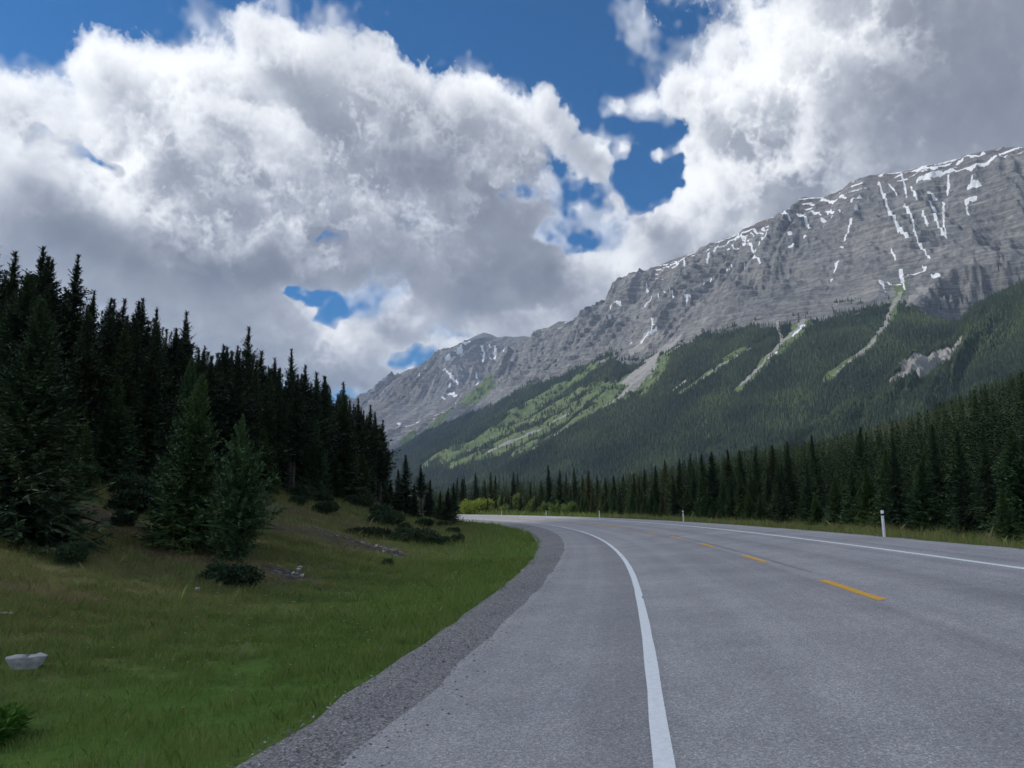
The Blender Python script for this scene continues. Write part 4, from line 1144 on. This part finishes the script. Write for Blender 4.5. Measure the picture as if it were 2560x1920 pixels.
# --- the mass of forest behind the edge trees, on both sides
for _ in range(6200):
    s_ = rng.uniform(5, 420); o_ = rng.uniform(34, 330)
    x, y = xy_of(o_, s_)
    if y < 25 or not (-.14 < x/y < .80) or math.hypot(x, y) > 640: continue
    z = float(ground_z(x, y)); h = min(rng.uniform(7, 13), (limit(x, y, SKY_RIGHT)-z)*rng.uniform(.88, 1.0))
    if h > 2: rest.append((float(x), float(y), z, h))
V = []
for k in range(12):
    kd = 'pine' if k % 6 < 3 else 'spruce'
    co, fa, ti, tc_, tf = conifer(seed=80+k, h=11., Rad=1.6, cb=2.5 if k % 6 < 3 else .5, nb=105 if k < 6 else 46, npt=3 if k < 6 else 2, kind=kd, tw=.46 if k < 6 else .62, kw=.38 if k < 6 else .5)
    V.append((np.concatenate([co, tc_[:0]]), ti))
def merged(rest, V, rng):
    CO, TI = [], []
    for x, y, z, h in rest:
        co, ti = V[(rng.integers(3) if x < 0 and y < 140 else rng.integers(3, 6))+(6 if math.hypot(x, y) > 200 else 0)]
        a = rng.uniform(0, 6.28); sc = h/11.; sx = sc*rng.uniform(.95, 1.3)
        CO.append(np.stack([(co[:, 0]*math.cos(a)-co[:, 1]*math.sin(a))*sx+x, (co[:, 0]*math.sin(a)+co[:, 1]*math.cos(a))*sx+y, co[:, 2]*sc+z], -1))
        TI.append(np.clip(.45+.6*(ti-.45)+rng.normal(0, .17), 0, 1))
    return np.concatenate(CO), np.concatenate(TI)
co, ti = merged(rest, V, rng)
m_mass = foliage_mat('forest_needles', (.016, .034, .018), (.034, .062, .028), (.062, .095, .038))
o = mesh('forest', co, np.arange(len(co)).reshape(-1, 4), m_mass, None, 'stuff', False, {'tint': ti})
tag(o, 'dark conifer forest behind the edge trees on both sides of the road', 'forest')
print('trees', ntree, n_right, len(rest), time.time()-T0)
# ================================================================ SHRUBS, STONES, GRASS
def bush(seed, h, rx, ry, nstem, nleaf, leaf, droop=.0, clumps=9):
    """leaves on stems that spread from one foot; lumpy outline"""
    rng = np.random.default_rng(seed)
    cl_a = rng.uniform(0, 6.28, clumps); cl_r = np.sqrt(rng.random(clumps))*.75; cl_h = rng.uniform(.35, .95, clumps)*(1-.35*cl_r)
    cx_, cy_, cz_ = cl_r*np.cos(cl_a)*rx, cl_r*np.sin(cl_a)*ry, cl_h*h*.8
    i = rng.integers(0, clumps, nleaf)
    g = rng.normal(0, 1, (nleaf, 3)); g /= np.linalg.norm(g, axis=1, keepdims=True); g *= (rng.random(nleaf)**.45)[:, None]
    sz = np.array([rx*.42, ry*.42, h*.33])
    P = np.stack([cx_[i], cy_[i], cz_[i]], -1)+g*sz*rng.uniform(.8, 1.2, (nleaf, 1))
    P[:, 2] = np.abs(P[:, 2])*.98+.02
    d = g*.8+np.array([0, 0, .35])+rng.normal(0, .5, (nleaf, 3)); d[:, 2] -= droop; d /= np.linalg.norm(d, axis=1, keepdims=True)
    K = kites(P, d, leaf*rng.uniform(.6, 1.4, nleaf), leaf*.55*rng.uniform(.6, 1.3, nleaf), rng, 1.2)
    ti = np.repeat(np.clip(.5+rng.normal(0, .13, nleaf)+.25*(rng.random(clumps)[i]-.5), 0, 1), 4)
    S = rng.integers(0, clumps, nstem)
    tips = np.stack([cx_[S], cy_[S], cz_[S]], -1)+rng.normal(0, .1, (nstem, 3))*np.array([rx, ry, h*.5])
    ln = np.linalg.norm(tips, axis=1); K2 = kites(np.zeros((nstem, 3)), tips/ln[:, None], ln, np.full(nstem, .02+.012*h), rng, 1.)
    return K.reshape(-1, 3), ti, K2.reshape(-1, 3)
m_shrub = foliage_mat('shrub_leaves', (.014, .03, .014), (.032, .058, .026), (.055, .085, .036))
m_juni = foliage_mat('dark_juniper', (.008, .017, .009), (.018, .032, .015), (.032, .05, .02))
m_bright = foliage_mat('bright_leaves', (.02, .07, .008), (.045, .13, .018), (.08, .19, .03), trans=.2)
m_willow = foliage_mat('pale_willow_leaves', (.13, .19, .04), (.23, .30, .065), (.33, .40, .11), trans=.3)
m_aspen = foliage_mat('aspen_leaves', (.08, .125, .035), (.15, .21, .06), (.22, .28, .09), trans=.3)
m_stem, t, b = new_mat('woody_stem', .9, .1); b.inputs['Base Color'].default_value = (.07, .055, .04, 1)
BP = {}
def shrub(key, x, y, label, group=None, sc=(1, 1, 1), rz=0., name='shrub', cat='shrub'):
    e = thing(name, label, cat, (float(x), float(y), float(ground_z(x, y))-.03), (0, 0, rz), sc, group)
    k, ti, st, mat, used = BP[key]
    if used is None:
        f = mesh('foliage', k, np.arange(len(k)).reshape(-1, 4), mat, e, None, False, {'tint': ti})
        s = mesh('stem', st, np.arange(len(st)).reshape(-1, 4), m_stem, e, None, False)
        BP[key] = (k, ti, st, mat, (f, s))
    else:
        put('foliage', used[0], e); put('stem', used[1], e)
    return e
BP['low'] = (*bush(1, .62, .78, .55, 40, 5200, .10, clumps=14), m_shrub, None)
BP['low2'] = (*bush(2, .6, .7, .6, 36, 3600, .11, clumps=10), m_shrub, None)
BP['mat'] = (*bush(3, .5, 1.35, .5, 40, 5200, .12, clumps=16), m_juni, None)
BP['tuft'] = (*bush(4, .34, .3, .3, 24, 2200, .07, clumps=9), m_bright, None)
BP['willow'] = (*bush(5, 5.0, 4.2, 3.0, 60, 9000, .42, clumps=16), m_willow, None)
BP['aspen'] = (*bush(6, 5.5, 1.5, 1.5, 30, 4200, .36, clumps=13), m_aspen, None)
BP['aspen2'] = (*bush(7, 4.2, 1.8, 1.6, 30, 3800, .36, clumps=10), m_aspen, None)
shrub('low', -6.75, 18.6, 'dense round dark shrub on the bank below the young pine', sc=(.92, .9, .85), rz=.2)
shrub('low2', -11.9, 23.6, 'small dark shrub beside the worn brown turf, right of the big left spruce', sc=(.55, .55, .9))
shrub('low2', -9.9, 17.4, 'dark low shrub at the foot of the big spruce at the left edge', sc=(.6, .6, .9), rz=1.)
shrub('low2', -11.75, 48.2, 'grey green shrub high on the bank above the bare scree', sc=(1.5, 1.2, 1.3), rz=.7)
shrub('low2', -13.2, 47.5, 'smaller grey green shrub beside the shrub high on the bank', sc=(.9, .9, 1.2), rz=1.7)
shrub('mat', -7.1, 38.9, 'long black-green mat of juniper along the top of the bare scree', sc=(1.0, 1., 1.1), rz=-.25)
shrub('low', -8.35, 50.5, 'large dark shrub left of the spruce group at the bend', sc=(1.5, 1.3, 1.5), rz=.4)
shrub('low', -6.9, 49.5, 'dark shrub overlapping the large shrub left of the spruce group', sc=(.9, .9, 1.0), rz=2.4)
shrub('low', -4.95, 38.6, 'wide spreading grey green shrub at the edge of the mown grass', sc=(1.6, 1.2, 1.25), rz=.1)
shrub('low2', -3.55, 39.6, 'small compact shrub right of the wide spreading one', sc=(.7, .7, .8), rz=.9)
shrub('low2', -2.9, 41.5, 'small dark shrub nearest the gravel, right of the compact one', sc=(.6, .6, .9), rz=2.2)
shrub('low2', -4.25, 26.4, 'lone little shrub in the grass of the ditch', sc=(.36, .36, .62), rz=.3)
for k, (x, y, sc) in enumerate([(-6.9, 60, 1.2), (-5.7, 64, 1.1), (-8.8, 58, 1.3), (-4.3, 57, .8), (-10.4, 60, 1.2)]):
    shrub('low' if k % 2 else 'low2', x, y, 'dark shrub among the low thicket in front of the spruce group', 'shrubs in front of the spruce group', (sc, sc, sc*.95), k*1.3)
for k, (x, y, sc) in enumerate([(-13.0, 26.5, 1.4), (-12.0, 27.5, 1.2), (-14.2, 29, 1.6), (-13.2, 31, 1.3), (-15.0, 33, 1.5), (-12.6, 36.5, 1.2), (-14.6, 43, 1.5), (-14.0, 51, 1.6), (-13.4, 54, 1.5), (-12.9, 64, 1.6), (-11.2, 66, 1.6)]):
    shrub('low' if k % 2 else 'low2', x, y, 'shaded undergrowth shrub between the young spruces at the forest foot', 'undergrowth shrubs at the forest foot', (sc, sc, sc), k*2.1)
shrub('tuft', -4.62, 7.0, 'bright green leafy plant at the bottom left corner', sc=(1.1, 1.1, .9), name='leafy_plant', cat='plant')
x, y = xy_of(24, 190); shrub('willow', -9.0, 199, 'rounded pale yellow-green willow bush in sunlight beyond the bend', sc=(1.02, 1, .95), name='willow_bush', cat='bush')
shrub('aspen2', -13.2, 131, 'small bright green bush glowing behind the blue road sign', sc=(.62, .62, .85), rz=.4, name='willow_bush', cat='bush')
rng = np.random.default_rng(31)
for k in range(11):
    s_ = 138+k*5.5+rng.uniform(-2, 2); o_ = rng.uniform(14.5, 17.5)
    x, y = xy_of(o_, s_); q = rng.uniform(.5, 1.0)
    if -.062 < x/y < -.026: continue
    shrub('aspen' if k % 2 else 'aspen2', float(x), float(y), 'pale green young aspen at the foot of the treeline beyond the bend', 'young aspens along the treeline', (q, q, q*rng.uniform(.75, 1.05)), k*1.1, 'aspen_tree', 'tree')

# --- stones
def stone(name, label, cat, x, y, r, seed, col, flat=.6, group=None, up=.0):
    rng_ = np.random.default_rng(seed)
    import bmesh
    bm = bmesh.new(); bmesh.ops.create_icosphere(bm, subdivisions=4, radius=1.)
    co = np.array([v.co for v in bm.verts]); fa = np.array([[v.index for v in f.verts] for f in bm.faces]); bm.free()
    for _ in range(15):                                           # split faces: planes that cut the ball
        n = rng_.normal(0, 1, 3); n /= np.linalg.norm(n); d = rng_.uniform(.5, .85)
        e = co@n-d; co = co-np.where(e > 0, e, 0)[:, None]*n
    co = co+.03*np.stack([pn(co[:, 1]*4+seed, co[:, 2]*4), pn(co[:, 0]*4, co[:, 2]*4+seed), pn(co[:, 0]*4+seed, co[:, 1]*4)], -1)
    co = co*np.array(r)*np.array([1, 1, 1.])
    z = float(ground_z(x, y))
    o = mesh(name, co, fa, col, None, None, False, None, loc=(x, y, z+r[2]*.35+up))
    o.rotation_euler = (0, 0, rng_.uniform(0, 6))
    tag(o, label, cat, group)
    return o
def stone_mat(name, a, bcol):
    m, t, b = new_mat(name, .9, .2)
    n = noise_tex(t, 6., 7, .7, pos(t)); c = ramp(t, n, [(.3, a), (.7, bcol)]); t.links.new(c, b.inputs['Base Color']); bump(t, b, n, .6, .05)
    return m
m_pale = stone_mat('pale_limestone', (.34, .34, .35), (.60, .60, .60)); m_greyst = stone_mat('grey_stone', (.15, .15, .155), (.33, .325, .33))
m_boulder = stone_mat('weathered_limestone', (.20, .20, .205), (.42, .42, .42))
import bmesh
bm = bmesh.new()
prof = [(-.245, .095), (-.17, .10), (-.06, .092), (.0, .06), (.06, .088), (.19, .105), (.24, .09), (.215, .03), (.15, -.05), (.12, -.14), (-.13, -.14), (-.175, -.03)]
fr = [[bm.verts.new((a_*sc_, yy, b_*sc_ if b_ < 0 else b_)) for a_, b_ in prof] for yy, sc_ in ((-.13, .96), (.02, 1.0), (.15, .8))]
for u_, v_ in zip(fr[:-1], fr[1:]):
    for k in range(len(prof)): bm.faces.new((u_[k], u_[(k+1) % len(prof)], v_[(k+1) % len(prof)], v_[k]))
bm.faces.new(fr[0][::-1]); bm.faces.new(fr[-1])
bmesh.ops.triangulate(bm, faces=bm.faces[:]); bmesh.ops.subdivide_edges(bm, edges=bm.edges[:], cuts=3, use_grid_fill=True)
me = bpy.data.meshes.new('boulder'); bm.to_mesh(me); bm.free()
q = np.zeros(len(me.vertices)*3); me.vertices.foreach_get('co', q); q = q.reshape(-1, 3)
q += .012*np.stack([fbm(q[:, 1]*9, q[:, 2]*9, 3), fbm(q[:, 0]*9, q[:, 2]*9+3, 3), fbm(q[:, 0]*9+5, q[:, 1]*9, 3)], -1)
me.vertices.foreach_set('co', q.ravel()); me.update(); me.materials.append(m_boulder)
o = bpy.data.objects.new('boulder', me); COL.objects.link(o); o.location = (-5.95, 9.75, float(ground_z(-5.95, 9.75))+.06); o.scale = (.92, .9, .85); o.rotation_euler = (0, 0, .5)
tag(o, 'pale grey flat-topped boulder lying in the grass of the ditch', 'boulder')
stone('stone', 'white stone on the bank right of the young pine, upper of two', 'stone', -6.35, 23.4, (.13, .10, .08), 7, m_pale)
stone('stone', 'white stone on the bank right of the young pine, lower of two', 'stone', -6.2, 22.6, (.10, .09, .07), 8, m_pale)
stone('stone', 'small white stone below the dense round shrub', 'stone', -6.95, 17.3, (.11, .08, .05), 9, m_pale)
rng = np.random.default_rng(9)
for k in range(30):
    L = BARE[[0, 0, 0, 1, 2, 0][k % 6]][2]; q = rng.random()*(len(L)-1); i = int(q); f = q-i
    x = L[i][0]+(L[i+1][0]-L[i][0])*f+rng.normal(0, .4); y = L[i][1]+(L[i+1][1]-L[i][1])*f+rng.normal(0, .5)
    r = rng.uniform(.03, .09)
    stone('stone', 'broken grey stone lying on the bare scree of the bank', 'stone', x, y, (r, r*rng.uniform(.6, 1), r*.6), 100+k, m_greyst if rng.random() < .85 else m_pale, group='stones on the bare scree')
o = mesh('fallen_branch', *(lambda c, f: (c, f))(*boxm(-.3, .3, -.018, .018, 0, .03)), m_pale, None, None, False, None, loc=(-7.9, 11.9, float(ground_z(-7.9, 11.9))+.03))
bv = o.modifiers.new('round', 'BEVEL'); bv.width = .012; bv.segments = 2; o.rotation_euler = (0, .06, .5)
tag(o, 'pale dead stick lying in the grass behind the boulder', 'stick')

# --- grass: blades on the ditch and the bank, thinner with distance; and along the far verge
m_grass = foliage_mat('grass_blades', (.06, .12, .023), (.13, .22, .045), (.23, .30, .095), trans=.25)
m_dryg = foliage_mat('dry_grass_blades', (.15, .13, .05), (.26, .22, .09), (.38, .33, .17), trans=.25)
def sample(n, o0, o1, s0, s1, pw):
    rg = rng
    s_ = s0+(s1-s0)*rg.random(n)**pw; o_ = o0+(o1-o0)*rg.random(n)
    x, y = xy_of(o_, s_); return x, y, o_, s_
def blades(n, o0, o1, s0, s1, pw, hh, ww, dryfrac):
    x, y, o_, s_ = sample(n, o0, o1, s0, s1, pw)
    out = np.interp(s_, [-30, 8, 24, 40, 56, 75, 110, 400], [2.9, 3.0, 3.2, 3.5, 3.95, 4.4, 4.7, 4.7])
    ok = (y > 3.2) & (x/y > -.82) & (x/y < .8)
    if o0 < 0: ok &= (o_ < -out+.05+.30*fbm(s_/.9, s_*0, 4)+.14*rng.normal(0, 1, n))
    clump = fbm(x/.7, y/.7, 3)+.5*fbm(x/2.6, y/2.6, 3)
    ok &= rng.random(n) < np.clip(.75+.5*clump, .1, 1)
    ok &= plan_strokes(x, y, BARE, .8, .8) < .5
    dr = plan_strokes(x, y, DRY, 2.2, .6); ok &= rng.random(n) > .6*dr
    x, y, o_, s_, clump, dr = x[ok], y[ok], o_[ok], s_[ok], clump[ok], dr[ok]
    n = len(x); d = np.hypot(x, y)
    z = ground_z(x, y)-.02
    h = hh*rng.uniform(.5, 1.2, n)*(1+.8*(rng.random(n) < .03))*(1+.7*np.clip(clump, -1, 1.2))*(1+.012*d)
    w = ww*rng.uniform(.6, 1.2, n)*(.7+d/8.)
    a = rng.uniform(0, 6.28, n); bend = rng.uniform(.15, .75, n)
    dx_, dy_ = np.cos(a)*bend*h, np.sin(a)*bend*h
    fa_ = rng.uniform(0, 6.28, n); sx_, sy_ = np.cos(fa_)*w/2, np.sin(fa_)*w/2
    v = np.stack([np.stack([x-sx_, y-sy_, z], -1), np.stack([x+sx_, y+sy_, z], -1),
                  np.stack([x+.35*dx_+.7*sx_, y+.35*dy_+.7*sy_, z+.6*h], -1), np.stack([x+dx_, y+dy_, z+h*.95], -1), np.stack([x+.35*dx_-.7*sx_, y+.35*dy_-.7*sy_, z+.6*h], -1)], 1)
    lushf = np.where(o_ < 0, 1-sst(-o_, 4.2, 12), .35)
    dry_ = rng.random(n) < dryfrac*(1.15-lushf)+.5*dr
    ti = np.clip(.45+.25*clump+rng.normal(0, .24, n), 0, 1)
    return v, np.repeat(ti, 5).reshape(n, 5), dry_
G = [blades(330000, -11, -2.7, -1, 14, 1.15, .095, .0016, .4), blades(290000, -15, -2.8, 8, 30, 1.1, .12, .0019, .5), blades(110000, -20, -3.3, 24, 80, 1.2, .17, .0020, .5), blades(16000, -14, -5., 60, 110, 1., .2, .002, .4),
     blades(60000, 10.6, 16, 14, 110, 1.25, .2, .0022, .7), blades(26000, 11, 26, 90, 215, 1., .3, .003, .25)]
v = np.concatenate([g[0] for g in G]); ti = np.concatenate([g[1] for g in G]); dr = np.concatenate([g[2] for g in G])
for nm, sel, mat, lab in (('grass', ~dr, m_grass, 'green grass growing on the ditch, the bank and the far verge'), ('dry_grass', dr, m_dryg, 'dry straw-coloured grass stems among the green grass')):
    vv = v[sel]; n = len(vv)
    o = mesh(nm, vv.reshape(-1, 3), np.arange(5*n).reshape(-1, 5), mat, None, 'stuff', False, {'tint': ti[sel].ravel()})
    tag(o, lab, 'grass')
# loose stones on the gravel shoulder and spilled on to the asphalt edge
n = 12000; s_ = -3+33*rng.random(n)**1.3; o_ = -2.5+rng.normal(0, .38, n); x, y = xy_of(o_, s_); ok = (y > 3.3) & (o_ > -3.12); x, y, o_ = x[ok], y[ok], o_[ok]; n = len(x)
z = np.where(o_ > -2.15, road_z(o_), np.interp(o_, [-5.6, -4.2, -3.4, -2.7, -2.1, -1.9], [-.30, -.26, -.19, -.075, -.035, -.03]))
tp = np.array([(1, 0, 0), (-.5, .87, 0), (-.5, -.87, 0), (.1, .05, .75), (.55, .5, .45), (-.6, 0, .5), (.3, -.6, .45)])
tf = np.array([(0, 4, 6), (4, 3, 6), (0, 1, 4), (1, 5, 4), (4, 5, 3), (1, 2, 5), (2, 6, 5), (6, 3, 5), (2, 0, 6)])
r = .004+.014*rng.random(n)**3; a = rng.uniform(0, 6.28, n)
X3 = (tp[:, 0]*np.cos(a)[:, None]-tp[:, 1]*np.sin(a)[:, None])*r[:, None]+x[:, None]; Y3 = (tp[:, 0]*np.sin(a)[:, None]+tp[:, 1]*np.cos(a)[:, None])*r[:, None]+y[:, None]
co = np.stack([X3, Y3, tp[:, 2]*r[:, None]+z[:, None]-.002], -1)*1.0
m_peb = foliage_mat('loose_gravel_stone', (.11, .107, .105), (.20, .195, .19), (.45, .44, .42))
o = mesh('loose_gravel', co.reshape(-1, 3), (tf[None]+(np.arange(n)*7)[:, None, None]).reshape(-1, 3), m_peb, None, 'stuff', False, {'tint': np.repeat(rng.random(n), 7)})
tag(o, 'loose stones scattered over the gravel shoulder', 'gravel')
# a scatter of small white and yellow meadow flowers
x, y, o_, s_ = sample(150, -9.5, -3.4, -1, 22, 1.)
ok = (y > 3.5) & (x/y > -.75); x, y = x[ok], y[ok]; n = len(x); z = ground_z(x, y)+rng.uniform(.10, .22, n)
r = .007+.0008*np.hypot(x, y)
V6 = np.stack([np.stack([x+r*math.cos(k*1.2566), y+r*math.sin(k*1.2566), z+.006*(-1)**k], -1) for k in range(5)], 1)
m_flower, t, b = new_mat('flower_petals', .8, .1); b.inputs['Base Color'].default_value = (.52, .52, .40, 1)
o = mesh('wildflowers', V6.reshape(-1, 3), np.arange(5*n).reshape(-1, 5), m_flower, None, 'stuff'); tag(o, 'tiny pale wildflowers dotted through the grass', 'flowers')

# ================================================================ UNSEEN SHADE CLOUDS AND HAZE
# unseen clouds added out of frame to cast shade on the road and slopes
import bmesh
def cumulus(name, centre, size, seed, label):
    bm = bmesh.new(); bmesh.ops.create_icosphere(bm, subdivisions=6, radius=1.)
    co = np.array([q.co for q in bm.verts]); fa = np.array([[q.index for q in f.verts] for f in bm.faces]); bm.free()
    k = 1+.30*fbm(co[:, 0]*1.6+seed, co[:, 1]*1.6+co[:, 2]*1.1, 6)+.10*ridged(co[:, 0]*3+seed, co[:, 1]*3-co[:, 2]*2, 4)
    co = co*k[:, None]; co[:, 2] = np.where(co[:, 2] < -.35, -.35+.25*(co[:, 2]+.35), co[:, 2])
    o = mesh(name, co*np.array(size), fa, m_shade_cloud, None, 'stuff', True, None, loc=centre)
    tag(o, label, 'cloud'); return o
m_shade_cloud, t, b = new_mat('cloud', 1., 0.); b.inputs['Base Color'].default_value = (.9, .9, .92, 1)
tr = N(t, 'ShaderNodeBsdfTransparent'); ms = N(t, 'ShaderNodeMixShader'); ms.inputs[0].default_value = .62     # see-through share tuned to let part of the sun light the shaded ground
t.links.new(b.outputs[0], ms.inputs[1]); t.links.new(tr.outputs[0], ms.inputs[2]); t.links.new(ms.outputs[0], t.nodes['Material Output'].inputs[0])
def shade_at(x, y, z, alt): 
    k = (alt-z)/SDIR.z; return (x+SDIR.x*k, y+SDIR.y*k, alt)
cumulus('cloud', shade_at(-10, -12, 0, 2250), (230, 100, 80), 2.2, 'unseen cloud added between the sun and the road to shade the road and its banks')

cumulus('cloud', shade_at(-520, 4350, 300, 6200), (620, 900, 160), 5.1, 'broad unseen cloud added high to the left to shade the far end of the valley slope')
cumulus('cloud', shade_at(700, 4420, 1080, 6200), (260, 380, 110), 8.4, 'smaller unseen cloud added high to the left to darken the low part of the ridge')
m_haze = bpy.data.materials.new('haze'); m_haze.use_nodes = True; t = m_haze.node_tree
t.nodes.remove(t.nodes['Principled BSDF'])
pv = N(t, 'ShaderNodeVolumePrincipled', i={'Color': (.55, .73, 1., 1), 'Density': 5.4e-5, 'Anisotropy': 0.2})
t.links.new(pv.outputs[0], t.nodes['Material Output'].inputs['Volume'])
co, f = boxm(-10500, 10500, -900, 16500, -6, 2000)
o = mesh('haze', co, f, m_haze, None, 'stuff'); tag(o, 'thin blue haze in the valley air', 'haze')
print('done', time.time()-T0)
